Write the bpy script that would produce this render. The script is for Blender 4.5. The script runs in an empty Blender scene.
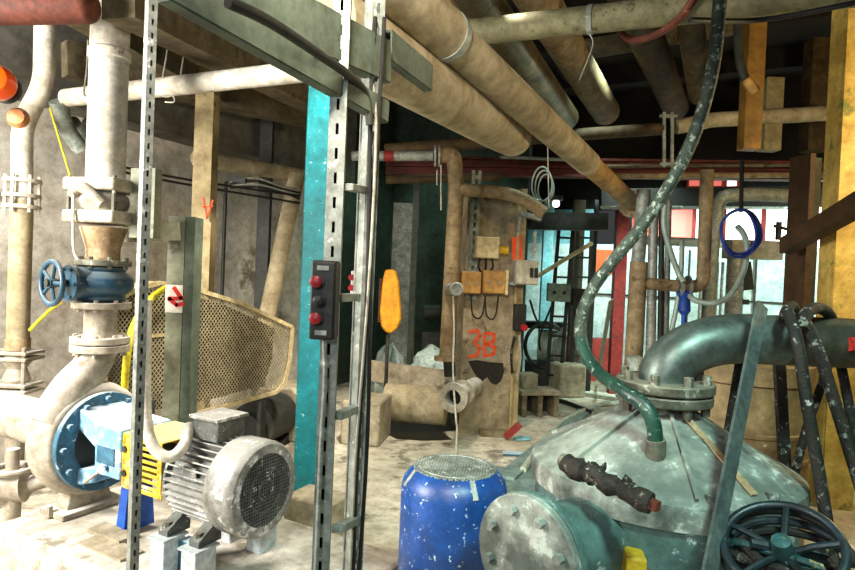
import bpy, math, random
from mathutils import Vector, Matrix
random.seed(7)
PI = math.pi
scene = bpy.context.scene
COL = scene.collection
V = Vector

# ------------------------------------------------------------------ camera
F = 600.0
CAM = V((0, 0, 1.65))
ROLL, PITCH = math.radians(2.4), math.radians(1.0)
cd = bpy.data.cameras.new('camera'); cam = bpy.data.objects.new('camera', cd); COL.objects.link(cam)
cd.sensor_width = 36; cd.lens = 36 * F / 855; cd.clip_start = .02; cd.clip_end = 100
R = Matrix.Rotation(PI/2 - PITCH, 3, 'X') @ Matrix.Rotation(ROLL, 3, 'Z')
cam.matrix_world = Matrix.Translation(CAM) @ R.to_4x4()
scene.camera = cam

def P(px, py, Y):
    """world point seen at a photograph pixel, at distance Y in front of the camera"""
    d = R @ V(((px - 427.5)/F, (285 - py)/F, -1))
    return CAM + d * (Y / d.y)
def PZ(px, py, z):
    d = R @ V(((px - 427.5)/F, (285 - py)/F, -1))
    return CAM + d * ((z - CAM.z) / d.z)
AL = math.radians(26)
D1 = V((math.sin(AL), math.cos(AL), 0)); D2 = V((math.cos(AL), -math.sin(AL), 0)); UP = V((0, 0, 1))
def W(u, v, z=0): return D1*u + D2*v + V((0, 0, z))
UB = 10.6
def PW(px, py, off=0.0):
    """point on the back wall"""
    d = R @ V(((px - 427.5)/F, (285 - py)/F, -1))
    return CAM + d * ((UB - off) / d.dot(D1))

# ------------------------------------------------------------------ materials
def rgb(h):
    h = h.lstrip('#')
    c = [int(h[i:i+2], 16)/255 for i in (0, 2, 4)]
    return tuple(x/12.92 if x <= .04045 else ((x+.055)/1.055)**2.4 for x in c) + (1,)
def mat(name, c1, c2=None, scale=6, rough=.65, metal=0, bump=.15, splat=None, dust=None, band=(.35, .65), stretch=None, spec=.35):
    m = bpy.data.materials.new(name); m.use_nodes = True
    n, l = m.node_tree.nodes, m.node_tree.links
    b = n['Principled BSDF']
    b.inputs['Roughness'].default_value = rough; b.inputs['Metallic'].default_value = metal
    b.inputs['Specular IOR Level'].default_value = spec
    tc = n.new('ShaderNodeTexCoord'); src = tc.outputs['Object']
    if stretch:
        mp = n.new('ShaderNodeMapping'); mp.inputs['Scale'].default_value = stretch
        l.new(src, mp.inputs[0]); src = mp.outputs[0]
    no = n.new('ShaderNodeTexNoise'); no.inputs['Scale'].default_value = scale; no.inputs['Detail'].default_value = 8; no.inputs['Roughness'].default_value = .65
    l.new(src, no.inputs['Vector'])
    r = n.new('ShaderNodeValToRGB'); e = r.color_ramp.elements
    e[0].position, e[1].position = band
    e[0].color = rgb(c2 or c1); e[1].color = rgb(c1)
    l.new(no.outputs['Fac'], r.inputs[0]); out = r.outputs[0]
    if bump:                                             # fine grime
        n4 = n.new('ShaderNodeTexNoise'); n4.inputs['Scale'].default_value = max(scale*3.5, 9); n4.inputs['Detail'].default_value = 10; n4.inputs['Roughness'].default_value = .75
        l.new(src, n4.inputs['Vector'])
        r4 = n.new('ShaderNodeValToRGB'); r4.color_ramp.elements[0].position = .36; r4.color_ramp.elements[1].position = .6
        r4.color_ramp.elements[0].color = (.5, .48, .44, 1); r4.color_ramp.elements[1].color = (1.08, 1.08, 1.08, 1)
        l.new(n4.outputs['Fac'], r4.inputs[0])
        mm = n.new('ShaderNodeMix'); mm.data_type = 'RGBA'; mm.blend_type = 'MULTIPLY'; mm.inputs['Factor'].default_value = .8
        l.new(out, mm.inputs['A']); l.new(r4.outputs[0], mm.inputs['B']); out = mm.outputs['Result']
    if dust:                                             # settled powder on upward faces
        g = n.new('ShaderNodeNewGeometry'); sx = n.new('ShaderNodeSeparateXYZ'); l.new(g.outputs['Normal'], sx.inputs[0])
        mr = n.new('ShaderNodeMapRange'); mr.inputs['From Min'].default_value = .35; mr.inputs['From Max'].default_value = .95; mr.inputs['To Max'].default_value = dust[1]
        l.new(sx.outputs['Z'], mr.inputs['Value'])
        mx = n.new('ShaderNodeMix'); mx.data_type = 'RGBA'; mx.inputs['B'].default_value = rgb(dust[0])
        l.new(mr.outputs[0], mx.inputs['Factor']); l.new(out, mx.inputs['A']); out = mx.outputs['Result']
    if splat:                                            # dried splashes of pulp
        n2 = n.new('ShaderNodeTexNoise'); n2.inputs['Scale'].default_value = splat[2]; n2.inputs['Detail'].default_value = 9; n2.inputs['Roughness'].default_value = .72
        l.new(tc.outputs['Object'], n2.inputs['Vector'])
        r2 = n.new('ShaderNodeValToRGB'); r2.color_ramp.elements[0].position = splat[1] - .04; r2.color_ramp.elements[1].position = splat[1] + .02
        r2.color_ramp.elements[1].color = (.88, .88, .88, 1)
        l.new(n2.outputs['Fac'], r2.inputs[0])
        mx = n.new('ShaderNodeMix'); mx.data_type = 'RGBA'; mx.inputs['B'].default_value = rgb(splat[0])
        l.new(r2.outputs[0], mx.inputs['Factor']); l.new(out, mx.inputs['A']); out = mx.outputs['Result']
    l.new(out, b.inputs['Base Color'])
    if bump:
        n3 = n.new('ShaderNodeTexNoise'); n3.inputs['Scale'].default_value = scale*7; n3.inputs['Detail'].default_value = 4
        l.new(src, n3.inputs['Vector'])
        bp = n.new('ShaderNodeBump'); bp.inputs['Strength'].default_value = bump; bp.inputs['Distance'].default_value = .01
        l.new(n3.outputs['Fac'], bp.inputs['Height']); l.new(bp.outputs[0], b.inputs['Normal'])
    return m
def emit(name, c, s):
    m = bpy.data.materials.new(name); m.use_nodes = True
    b = m.node_tree.nodes['Principled BSDF']
    b.inputs['Base Color'].default_value = rgb(c); b.inputs['Emission Color'].default_value = rgb(c); b.inputs['Emission Strength'].default_value = s
    return m
M = dict(
    floor=mat('floor_concrete', '#d6cebb', '#a89e88', 1.6, .75, splat=('#6a6454', .58, 1.5), band=(.3, .62)),
    wall=mat('wall_plaster', '#dedad2', '#b0a797', 1.0, .9, splat=('#6b5f4c', .62, .9)),
    wallgreen=mat('wall_green', '#43544a', '#2b3830', 1.5, .85),
    wallfar=mat('wall_sheet', '#cfdad6', '#a9c2c1', .9, .7, bump=.05),
    ceiling=mat('ceiling_shade_dark', '#1f1a14', '#0f0c09', 1.0, .95),  # near-black: the gloom overhead is put into this colour
    joist=mat('beam_paint', '#756a52', '#453a26', 3, .85, splat=('#3a3020', .60, 5)),
    shadebeam=mat('shaded_concrete_beam', '#75726a', '#524f47', 2, .9, splat=('#3b3a36', .68, 12)),
    plinth=mat('plinth_concrete', '#cfcac0', '#a79f90', 3, .85, splat=('#7e7666', .60, 3.5)),
    conc=mat('block_concrete', '#b4aa92', '#877b63', 4, .9, splat=('#5a4f3c', .63, 4)),
    galv=mat('galvanised', '#a9ada6', '#7a7f78', 14, .5, .3, splat=('#e3e3da', .62, 22)),
    galvold=mat('galvanised_old', '#a0a79f', '#6b7269', 9, .55, .2, splat=('#c4c8bf', .63, 26)),
    green=mat('green_grey_paint', '#5f6a5b', '#434d40', 5, .6, .1, splat=('#2b3028', .64, 8)),
    teal=mat('teal_paint', '#0a8792', '#076a70', 3, .45, splat=('#b9e6e4', .66, 26), spec=.5),
    cast=mat('pale_cast_iron', '#b5ad9d', '#8b8170', 5, .6, splat=('#7d705a', .62, 7), dust=('#e2dfd6', .7)),
    insul=mat('pale_lagging', '#b8ab8c', '#8d7f60', 3, .7, splat=('#7b6a48', .64, 5)),
    whitepipe=mat('white_pipe', '#ded9cd', '#b7ad9a', 4, .6, splat=('#8a7654', .66, 8)),
    rustcone=mat('rusty_reducer', '#b29a78', '#8a7050', 9, .75),
    tan=mat('tan_lagging', '#9d8a68', '#6c5a3c', 5, .65, splat=('#4c3a20', .62, 6)),
    goldlag=mat('golden_lagging', '#b8934e', '#86652f', 5, .6, splat=('#5c4320', .62, 6)),
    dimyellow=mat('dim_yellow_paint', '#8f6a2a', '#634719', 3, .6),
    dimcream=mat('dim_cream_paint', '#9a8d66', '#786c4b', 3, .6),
    oldpipe=mat('olive_grey_steel', '#4a493d', '#323128', 6, .5, .4),
    brownpipe=mat('brown_lagging', '#5d4a2c', '#342716', 4, .75, splat=('#33260f', .58, 5)),
    shiny=mat('foil_lagging', '#857a5c', '#4a4129', 3, .35, .6, bump=.4),
    rust=mat('rust_red', '#6e3626', '#4a2418', 7, .7, splat=('#8a7a68', .66, 14)),
    redbeam=mat('oxide_red', '#6a2c22', '#42201a', 3, .75),
    redpaint=mat('red_paint', '#a02f2b', '#74201d', 5, .55),
    orange=mat('orange_plastic', '#ff5a0c', '#f04a06', 3, .3, bump=0, spec=.5),
    spray=mat('orange_spray', '#e5552a', '#d8481f', 30, .8, bump=0),
    redspray=mat('red_spray', '#c42a22', '#a8221c', 30, .8, bump=0),
    bluevalve=mat('blue_valve_paint', '#244c63', '#1a3c50', 8, .4, dust=('#a9b6b4', .5), spec=.5),
    bluepump=mat('blue_pump_paint', '#44748c', '#2d566e', 7, .5, splat=('#c2d2d6', .64, 16), dust=('#cfe0e6', .6)),
    paleblue=mat('pale_blue_paint', '#8dbbd8', '#6ba0c6', 5, .45, splat=('#d5e4ea', .58, 9), dust=('#dcecf4', .75)),
    bluebracket=mat('blue_bracket', '#1f56b4', '#163f8e', 5, .5),
    yellow=mat('yellow_guard_paint', '#e0bb35', '#b38f22', 6, .5, splat=('#e9e1bd', .62, 10), dust=('#e8dca0', .6)),
    yellowbelt=mat('yellow_cover', '#dd9d14', '#b67a0c', 4, .5, splat=('#7a4f10', .66, 6)),
    yellowcol=mat('yellow_column', '#dcbf68', '#a98a3c', 3, .55, splat=('#5d6a35', .60, 2.6)),
    beigecol=mat('beige_column', '#b7a57b', '#8b7a54', 3, .7, splat=('#5c4a2c', .62, 4)),
    darkcol=mat('dark_column', '#4b4433', '#2b2a1e', 3, .7, splat=('#2f4a2c', .58, 3)),
    brownbeam=mat('brown_beam', '#4c351c', '#33230f', 4, .7),
    motor=mat('grey_motor', '#9c9c97', '#66665f', 8, .5, .15, splat=('#d6d6d1', .585, 11), dust=('#c2c2bc', .5)),
    motordark=mat('dark_motor', '#676b67', '#4a4d49', 9, .55, .2, splat=('#c9c9c4', .62, 20)),
    bluemotor=mat('blue_motor', '#154a96', '#0c3672', 3, .4, splat=('#c3d6e0', .635, 34), spec=.5),
    pedestal=mat('pedestal_paint', '#cfd6d6', '#a9b6b9', 6, .6),
    black=mat('black_plastic', '#23241f', '#151613', 9, .55, splat=('#b9bcb4', .70, 26)),
    dark=mat('dark_steel', '#3a3c36', '#23241f', 6, .6, .2),
    splash=mat('splashed_black', '#241f18', '#13100d', 14, .75, bump=.5, splat=('#a3a298', .625, 26)),
    tape=mat('black_wrap', '#2a2119', '#15110d', 14, .8, splat=('#8a877c', .60, 22), bump=.6),
    hose=mat('green_hose', '#1f4438', '#14322a', 6, .4, splat=('#a9b8ae', .63, 30), spec=.5),
    hoseold=mat('crusted_hose', '#3a453a', '#1f2a23', 14, .6, splat=('#8d978a', .58, 30), bump=.6),
    tank=mat('tank_crust', '#8f958c', '#4d544e', 4, .7, splat=('#b4bbb2', .60, 8), dust=('#8f968c', .3), band=(.42, .58)),
    tankside=mat('tank_side', '#5d7a75', '#3d5653', 4, .55, splat=('#b4c6c2', .60, 9)),
    steel=mat('stainless', '#707c77', '#4f5a56', 5, .42, .7, bump=.08),
    oldsteel=mat('flange_steel', '#7a7a6c', '#4d4a3e', 8, .55, .45, splat=('#b6b7aa', .62, 12), dust=('#b9b39e', .35)),
    bar=mat('grey_flat_bar', '#5f6b69', '#434d4c', 8, .5, .3),
    beigetank=mat('beige_tank', '#957d55', '#6b583b', 4, .6, splat=('#d3c6a4', .68, 14)),
    blackwheel=mat('dark_wheel', '#22323a', '#12191c', 8, .4, splat=('#6aa0a2', .66, 9), spec=.5),
    gloworange=mat('glow_orange', '#d9905e', '#b8754a', 5, .5),
    tealgear=mat('teal_casting', '#2f5a5e', '#16312f', 7, .5, splat=('#b39a5e', .60, 9)),
    char=mat('burnt_crust', '#332c24', '#15120e', 14, .7, bump=.8, splat=('#b3ac9c', .62, 18)),
    boxcream=mat('cream_box', '#d3c49b', '#b7a579', 5, .5),
    boxtan=mat('tan_box', '#b98f4e', '#94703a', 5, .55),
    boxgrey=mat('grey_box', '#b5b29f', '#8f8b79', 5, .5),
    boxgreen=mat('green_box', '#7f9480', '#5d7260', 5, .5),
    post=mat('post_plate', '#ab9d80', '#7d7058', 3, .6, splat=('#4b3c26', .60, 3.2)),
    stain=mat('black_stain', '#2a2218', '#1c160f', 8, .7),
    bag=mat('white_bag', '#c9d6cf', '#9db3aa', 9, .6, bump=.5),
    yellowcable=mat('yellow_conduit', '#d9cc3a', '#bfae22', 9, .5),
    whitecable=mat('white_conduit', '#d8d5c8', '#b5b0a0', 9, .5),
    blackcable=mat('black_cable', '#1b1b18', '#10100e', 9, .5),
    bluehose=mat('blue_hose', '#27419e', '#172a70', 9, .3, bump=0, spec=.6),
    clearhose=mat('clear_hose', '#9fb0a4', '#7a8b80', 9, .35, bump=0, spec=.5),
    blueclamp=mat('blue_clamp', '#1f4fae', '#163a80', 5, .5),
    mesh=mat('mesh_wire', '#b5a985', '#857a5c', 5, .6, .1),
    guardframe=mat('guard_frame', '#c2b288', '#93835a', 6, .65),
    redplastic=mat('red_button', '#9c1f24', '#741318', 9, .4, bump=0),
    strap=mat('pale_strap', '#bfc6b4', '#98a08e', 9, .7),
    wood=mat('grey_timber', '#8f8368', '#66593f', 6, .85),
    wire=mat('thin_wire', '#b9b6a6', '#8d8a7c', 9, .5, .4),
    grating=mat('floor_grating', '#8aa19a', '#667c76', 6, .6, .3),
    yellowtag=mat('yellow_tag', '#d8b02c', '#c19a1f', 9, .6),
    wet=mat('wet_patch', '#332c1e', '#1f1a11', 2, .45, bump=.05, spec=.3),
    green_stub=mat('greenish_post', '#7d7f68', '#5e604c', 5, .6, splat=('#3f4033', .63, 9)),
    tealsheet=mat('teal_sheet', '#8fc4cc', '#64a6b2', 2, .6, bump=.05),
    redsheet=mat('red_sheet', '#b03a34', '#862a26', 3, .6),
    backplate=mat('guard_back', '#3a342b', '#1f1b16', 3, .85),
    greenpipe=mat('greenish_lagging', '#85815f', '#5f5c42', 4, .65, splat=('#3f3c2a', .62, 9)),
    winwhite=emit('daylight_glass', '#fff4ee', 2.2),
    winred=emit('reddish_glass', '#f07468', .5),
)

# ------------------------------------------------------------------ mesh builder
def FR(o, ex, ey, ez=UP):
    m = Matrix((ex, ey, ez)).transposed().to_4x4(); m.translation = o
    return m
def YAW(o, deg):
    a = math.radians(deg)
    return FR(o, V((math.cos(a), math.sin(a), 0)), V((-math.sin(a), math.cos(a), 0)))
def basis(d):
    d = d.normalized()
    a = V((0, 0, 1)) if abs(d.z) < .95 else V((1, 0, 0))
    x = a.cross(d).normalized()
    return x, d.cross(x).normalized(), d
def smooth(pts, n=6):
    pts = [V(p) for p in pts]; out = []
    for i in range(len(pts)-1):
        p0, p1, p2, p3 = pts[max(i-1, 0)], pts[i], pts[i+1], pts[min(i+2, len(pts)-1)]
        for k in range(n):
            t = k/n
            out.append(.5*((2*p1) + (p2-p0)*t + (2*p0-5*p1+4*p2-p3)*t*t + (3*p1-p0-3*p2+p3)*t**3))
    return out + [pts[-1]]
def bend(pts, r, n=6):
    """polyline with its corners rounded off"""
    pts = [V(p) for p in pts]; out = [pts[0]]
    for i in range(1, len(pts)-1):
        a, b, c = pts[i-1], pts[i], pts[i+1]
        da, dc = (a-b), (c-b); rr = min(r, da.length*.48, dc.length*.48)
        s, e = b + da.normalized()*rr, b + dc.normalized()*rr
        for k in range(n+1):
            t = k/n; out.append(s*(1-t)**2 + b*2*t*(1-t) + e*t*t)
    return out + [pts[-1]]
class MB:
    def __init__(s, m=None): s.v, s.f, s.m = [], [], m or Matrix.Identity(4)
    def _p(s, p): s.v.append(s.m @ V(p)); return len(s.v)-1
    def box(s, c, z, rot=None):
        i = len(s.v); c = V(c)
        for x in (-.5, .5):
            for y in (-.5, .5):
                for w in (-.5, .5):
                    q = V((x*z[0], y*z[1], w*z[2]))
                    if rot: q = rot @ q
                    s._p(c + q)
        for f in ((0,1,3,2),(4,6,7,5),(0,4,5,1),(2,3,7,6),(0,2,6,4),(1,5,7,3)): s.f.append([i+k for k in f])
        return s
    def bar(s, a, b, w, h, up=UP):
        a, b = V(a), V(b); d = (b-a).normalized()
        x = d.cross(up)
        x = x.normalized() if x.length > 1e-5 else basis(d)[0]
        y = x.cross(d).normalized(); i = len(s.v)
        for p in (a, b):
            for sx, sy in ((-1,-1),(1,-1),(1,1),(-1,1)): s._p(p + x*sx*w/2 + y*sy*h/2)
        for f in ((3,2,1,0),(4,5,6,7),(0,1,5,4),(1,2,6,5),(2,3,7,6),(3,0,4,7)): s.f.append([i+k for k in f])
        return s
    def tube(s, pts, r, n=14, caps=True, flat=None):
        pts = [V(p) for p in pts]; N = len(pts); i0 = len(s.v)
        t0 = (pts[1]-pts[0]).normalized(); x, y, _ = basis(t0)
        for k, p in enumerate(pts):
            t = (pts[min(k+1, N-1)] - pts[max(k-1, 0)]).normalized()
            x = (x - t*x.dot(t)).normalized(); y = t.cross(x)
            rr = r[k] if isinstance(r, (list, tuple)) else r
            for j in range(n):
                a = 2*PI*j/n
                s._p(p + x*math.cos(a)*rr + y*math.sin(a)*rr)
        for k in range(N-1):
            for j in range(n):
                a, b = i0+k*n+j, i0+k*n+(j+1) % n
                s.f.append([a, b, b+n, a+n])
        if caps:
            s.f.append([i0+j for j in range(n)][::-1]); s.f.append([i0+(N-1)*n+j for j in range(n)])
        return s
    def cyl(s, a, b, r, r2=None, n=20): return s.tube([a, b], [r, r if r2 is None else r2], n)
    def lathe(s, prof, o=(0,0,0), axis=(0,0,1), n=28, closed=False):
        """prof: (radius, height) pairs along the axis"""
        x, y, d = basis(V(axis)); o = V(o); i0 = len(s.v)
        for r, h in prof:
            for j in range(n):
                a = 2*PI*j/n; s._p(o + d*h + (x*math.cos(a) + y*math.sin(a))*max(r, 1e-4))
        K = len(prof)
        for k in range(K if closed else K-1):
            for j in range(n):
                a, b = i0+k*n+j, i0+k*n+(j+1) % n
                c = i0+((k+1) % K)*n
                s.f.append([a, b, c+(j+1) % n, c+j])
        if not closed:
            s.f.append([i0+j for j in range(n)][::-1]); s.f.append([i0+(K-1)*n+j for j in range(n)])
        return s
    def torus(s, c, axis, R_, r, n=32, m=8):
        x, y, d = basis(V(axis)); c = V(c); i0 = len(s.v)
        for j in range(n):
            a = 2*PI*j/n; e = x*math.cos(a) + y*math.sin(a)
            for k in range(m):
                b = 2*PI*k/m; s._p(c + e*(R_ + r*math.cos(b)) + d*r*math.sin(b))
        for j in range(n):
            for k in range(m):
                s.f.append([i0+j*m+k, i0+((j+1) % n)*m+k, i0+((j+1) % n)*m+(k+1) % m, i0+j*m+(k+1) % m])
        return s
    def prism(s, poly, o, ex, ey, ez, depth):
        """outline in the ex/ey plane, pushed along ez"""
        o, ex, ey, ez = V(o), V(ex), V(ey), V(ez); i0 = len(s.v); n = len(poly)
        for w in (0, depth):
            for a, b in poly: s._p(o + ex*a + ey*b + ez*w)
        s.f.append([i0+k for k in range(n)][::-1]); s.f.append([i0+n+k for k in range(n)])
        for k in range(n): s.f.append([i0+k, i0+(k+1) % n, i0+n+(k+1) % n, i0+n+k])
        return s
    def bolts(s, c, axis, R_, n, r, h, both=True, ph=0):
        x, y, d = basis(V(axis)); c = V(c)
        for j in range(n):
            a = 2*PI*j/n + ph; p = c + (x*math.cos(a) + y*math.sin(a))*R_
            s.cyl(p - d*h if both else p, p + d*h, r, n=6)
        return s
    def build(s, name, m, parent=None, bevel=0, flat=False):
        me = bpy.data.meshes.new(name)
        pts = s.v
        if parent is not None:
            inv = WM[parent.name].inverted(); pts = [inv @ p for p in pts]; org = V((0, 0, 0))
        else:
            lo = [min(p[i] for p in pts) for i in range(3)]; hi = [max(p[i] for p in pts) for i in range(3)]
            org = V(((lo[0]+hi[0])/2, (lo[1]+hi[1])/2, lo[2])); pts = [p - org for p in pts]
        me.from_pydata(pts, [], s.f); me.materials.append(M[m] if isinstance(m, str) else m)
        import bmesh
        bm = bmesh.new(); bm.from_mesh(me); bmesh.ops.recalc_face_normals(bm, faces=bm.faces); bm.to_mesh(me); bm.free()
        if not flat:
            for p in me.polygons: p.use_smooth = True
            me.set_sharp_from_angle(angle=math.radians(38))
        o = bpy.data.objects.new(name, me); COL.objects.link(o)
        if parent is None:
            o.location = org; WM[o.name] = Matrix.Translation(org)
        else:
            o.parent = parent; WM[o.name] = WM[parent.name].copy()
        if bevel:
            b = o.modifiers.new('edge', 'BEVEL'); b.width = bevel; b.segments = 2; b.limit_method = 'ANGLE'
        return o
WM = {}
def thing(name, label, cat, loc, group=None, yaw=None):
    o = bpy.data.objects.new(name, None); COL.objects.link(o)
    m = YAW(V(loc), yaw) if yaw is not None else Matrix.Translation(V(loc))
    o.matrix_world = m; WM[o.name] = m.copy()
    o.empty_display_size = .1
    return tag(o, label, cat, group)
def tag(o, label=None, cat=None, group=None, kind=None):
    if label: o['label'] = label
    if cat: o['category'] = cat
    if group: o['group'] = group
    if kind: o['kind'] = kind
    return o
def lab(o, label): o['label'] = label; return o
def struct(o): o['kind'] = 'structure'; return o
def flange(mb, c, axis, r, t): x = V(axis).normalized(); mb.cyl(V(c) - x*t/2, V(c) + x*t/2, r, n=28); return mb
def flange_pair(root, c, axis, r, t, m, bolts=8, boltm='oldsteel', gap=.012):
    """two mating discs with their ring of bolts"""
    x = V(axis).normalized(); c = V(c); a = MB()
    for s in (-1, 1): flange(a, c + x*s*(t/2+gap/2), x, r, t)
    a.cyl(c - x*gap, c + x*gap, r*.8)
    f = a.build('flange', m, root, .004)
    bolt_parts(f, None, c, x, r*.83, bolts, r*.085, t + gap + .018, boltm)
    return f
def slotted(mb, w, d, z0, z1, th=.004, slot=.035, pitch=.085, sw=.014, lips=True):
    """a perforated channel in the builder's frame: slotted web facing -y, flanges running to +y"""
    mb.box((-(w+sw)/4, 0, (z0+z1)/2), ((w-sw)/2, th, z1-z0)); mb.box(((w+sw)/4, 0, (z0+z1)/2), ((w-sw)/2, th, z1-z0))
    z = z0
    while z < z1:
        h = min(pitch-slot, z1-z); mb.box((0, 0, z+h/2), (sw, th, h)); z += pitch
    for s in (-1, 1):
        mb.box((s*(w/2-th/2), d/2, (z0+z1)/2), (th, d, z1-z0))
        if lips: mb.box((s*(w/2-.006), d, (z0+z1)/2), (.012, th, z1-z0))
    return mb
def strokes(mb, lines, w, th=.003):
    """painted strokes in the builder's frame, on its xz plane, facing -y"""
    for ln in lines:
        for a, b in zip(ln, ln[1:]):
            d = V((b[0]-a[0], 0, b[1]-a[1])).normalized()*w*.3
            mb.bar(V((a[0], 0, a[1])) - d, V((b[0], 0, b[1])) + d, w, th, V((0, -1, 0)))
    return mb
def copy_tree(o, parent=None):
    c = o.copy(); COL.objects.link(c)
    if parent: c.parent = parent
    for ch in list(o.children): copy_tree(ch, c)
    return c
def clip(poly, a, d):
    """the stretches of the line a + t*d inside a polygon"""
    ts = []
    for (x1, y1), (x2, y2) in zip(poly, poly[1:] + poly[:1]):
        ex, ey = x2-x1, y2-y1; den = d[0]*ey - d[1]*ex
        if abs(den) < 1e-9: continue
        t = ((x1-a[0])*ey - (y1-a[1])*ex)/den; u = ((x1-a[0])*d[1] - (y1-a[1])*d[0])/den
        if 0 <= u < 1: ts.append(t)
    ts.sort(); return list(zip(ts[::2], ts[1::2]))
def wire_mesh(mb, poly, o, ex, ey, ez, step, w, dirs=((.6, .8), (-.6, .8))):
    xs = [p[0] for p in poly]; ys = [p[1] for p in poly]; L = max(xs)-min(xs)+max(ys)-min(ys)
    cx, cy = (max(xs)+min(xs))/2, (max(ys)+min(ys))/2
    for d in dirs:
        nx, ny = -d[1], d[0]; k = -int(L/step)
        while k*step < L:
            a = (cx + nx*k*step, cy + ny*k*step)
            for t0, t1 in clip(poly, a, d):
                p = [V(o) + V(ex)*(a[0]+d[0]*t) + V(ey)*(a[1]+d[1]*t) for t in (t0, t1)]
                if (p[1]-p[0]).length > 1e-3: mb.bar(p[0], p[1], w, w, V(ez))
            k += 1
    return mb
def run(name, pts, r, m, label, cat='pipe', group=None, n=16):
    return tag(MB().tube(pts, r, n).build(name, m), label, cat, group)
def vz(px, py, Y): return P(px, py, Y).z
def at(p, z): return V((p.x, p.y, z))
def bolt_parts(root, frame, c, axis, R_, n, r, h, m, name='flange_bolt', ph=0, both=True):
    x, y, d = basis(V(axis)); c = V(c)
    for j in range(n):
        a = 2*PI*j/n + ph; p = c + (x*math.cos(a) + y*math.sin(a))*R_
        MB(frame.copy() if frame else None).cyl(p - d*h if both else p, p + d*h, r, n=6).build(name, m, root)
# ------------------------------------------------------------------ the room
CH = 4.9
VL, VR = -4.9, 4.6
def slab_uv(name, u0, u1, v0, v1, z0, z1, m):
    mb = MB(FR(V((0, 0, 0)), D1, -D2))
    mb.box(((u0+u1)/2, -(v0+v1)/2, (z0+z1)/2), (u1-u0, v1-v0, z1-z0)); return struct(mb.build(name, m))
slab_uv('floor', -4, 11.2, -6, 6.4, -.15, 0, 'floor')
slab_uv('ceiling', -1.5, 11.2, -6, 6.4, CH, CH+.2, 'ceiling')
slab_uv('wall_left', .6, 7.2, VL-.2, VL, 0, CH, 'wall')
slab_uv('wall_end', 7.2, 11.2, VL-.2, VL, 0, CH, 'wallgreen')
slab_uv('wall_right', 2.2, 11.2, VR, VR+.2, 0, CH, 'ceiling')
slab_uv('trim_1', .7, 7.0, VL, VL+.3, 2.85, CH, 'shadebeam')  # ledge carried to the ceiling; dark grey paints in the upper wall's shade
slab_uv('wall_partition', 8.6, 8.75, VL, -2.62, 0, CH, 'wallgreen')
# back wall: sheeting below, a strip of lights above, wall in the shade-dark ceiling colour above that
zb0, zb1, zb2 = PW(720, 246).z, PW(720, 208).z, CH
vv = lambda p: p.dot(D2)
slab_uv('wall_back', UB, UB+.15, -4, 6.4, 0, zb0, 'wallfar')
slab_uv('wall_back_upper', UB, UB+.15, -4, 6.4, zb1, CH, 'ceiling')
slab_uv('wall_back_pier', UB, UB+.15, -4, vv(PW(596, 220)), zb0, zb1, 'tealsheet')
edges = [(596, 632, 'winred'), (644, 692, 'winred'), (696, 722, 'winwhite'), (726, 761, 'winwhite'), (766, 796, 'winwhite'), (800, 850, 'winwhite')]
k = 0; prev = 632
for i, (a, b, m) in enumerate(edges):
    if i == 0: continue
    va, vb = vv(PW(a, 225)), vv(PW(b, 225)); vp = vv(PW(prev, 225)); prev = b
    k += 1
    fr = slab_uv('window_%d' % k, UB-.02, UB+.12, vp, va, zb0, zb1, 'redsheet')
    p = MB(FR(V((0, 0, 0)), D1, -D2)); p.box((UB+.05, -(va+vb)/2, (zb0+zb1)/2), (.02, vb-va, zb1-zb0))
    for h in (.33, .67) if m == 'winred' else (.5,):
        pass
    o = p.build('pane', m, fr); 
vb2 = vv(PW(850, 225)); slab_uv('wall_back_end', UB, UB+.15, vb2, 6.4, zb0, zb1, 'redsheet')
for px0, px1, mm in ((689, 700, 'winred'), (703, 722, 'winred'), (727, 737, 'winwhite')):
    k += 1; a, b = PW(px0, 186, .03), PW(px1, 174, .03)
    q = MB(FR((a+b)/2, D2, D1)); w_, h_ = (b-a).dot(D2), b.z-a.z
    fr = struct(MB(FR((a+b)/2, D2, D1)).box((0, .02, 0), (w_+.08, .04, h_+.08)).build('window_%d' % k, 'redsheet'))
    q.box((0, -.005, 0), (w_, .01, h_)).build('pane', mm, fr)
# dark seams between the sheets and a red lower corner
for i, (x, y0, y1) in enumerate(((640, 375, 246), (690, 375, 250), (757, 320, 250))):
    a, b = PW(x, y0, .015), PW(x, y1, .015); struct(MB().bar(at(b, a.z), b, .03, .02, D1).build('trim_%d' % (i+2), 'dark'))
a, b = PW(560, 292, .015), PW(800, 291, .015); struct(MB().bar(a, V((b.x, b.y, a.z)), .03, .03).build('trim_5', 'dark'))
# joists and ceiling beams
def beam(pa, pb, w, h, m): return struct(MB().bar(pa, pb, w, h).build('ceiling_beam', m))
beam(P(118, -2, 3.1), P(312, 100, 5.4), .2, .2, 'joist')
beam(P(190, -25, 3.2), P(330, 70, 5.2), .16, .22, 'joist')
beam(P(62, 60, 4.6), P(330, 118, 6.6), .22, .26, 'joist')
beam(P(60, 0, 3.3), P(250, 112, 6.4), .14, .16, 'joist')
for u in (4.6, 6.2, 7.8, 9.4): beam(W(u, -4.8, 4.75), W(u, 4.5, 4.75), .25, .28, 'ceiling')
for v in (-2.2, .2, 1.6, 3.1): beam(W(1.0, v, 4.8), W(10.4, v, 4.8), .18, .18, 'ceiling')
# the oxide red girder across the far bay
a, b = P(386, 166, 7.6), P(835, 172, 7.6)
g = MB(); g.bar(a, b, .16, .02); 
for s in (-1, 1): g.bar(a + UP*.1*s, b + UP*.1*s, .18, .03)
g.bar(a, b, .03, .2)
struct(g.build('ceiling_beam', 'redbeam'))
a, b = P(505, 221, 7.9), P(606, 222, 7.9); beam(a, b, .2, .22, 'dark')
a, b = P(600, 200, 8.8), P(835, 196, 8.8); beam(a, b, .15, .3, 'ceiling')

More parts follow.
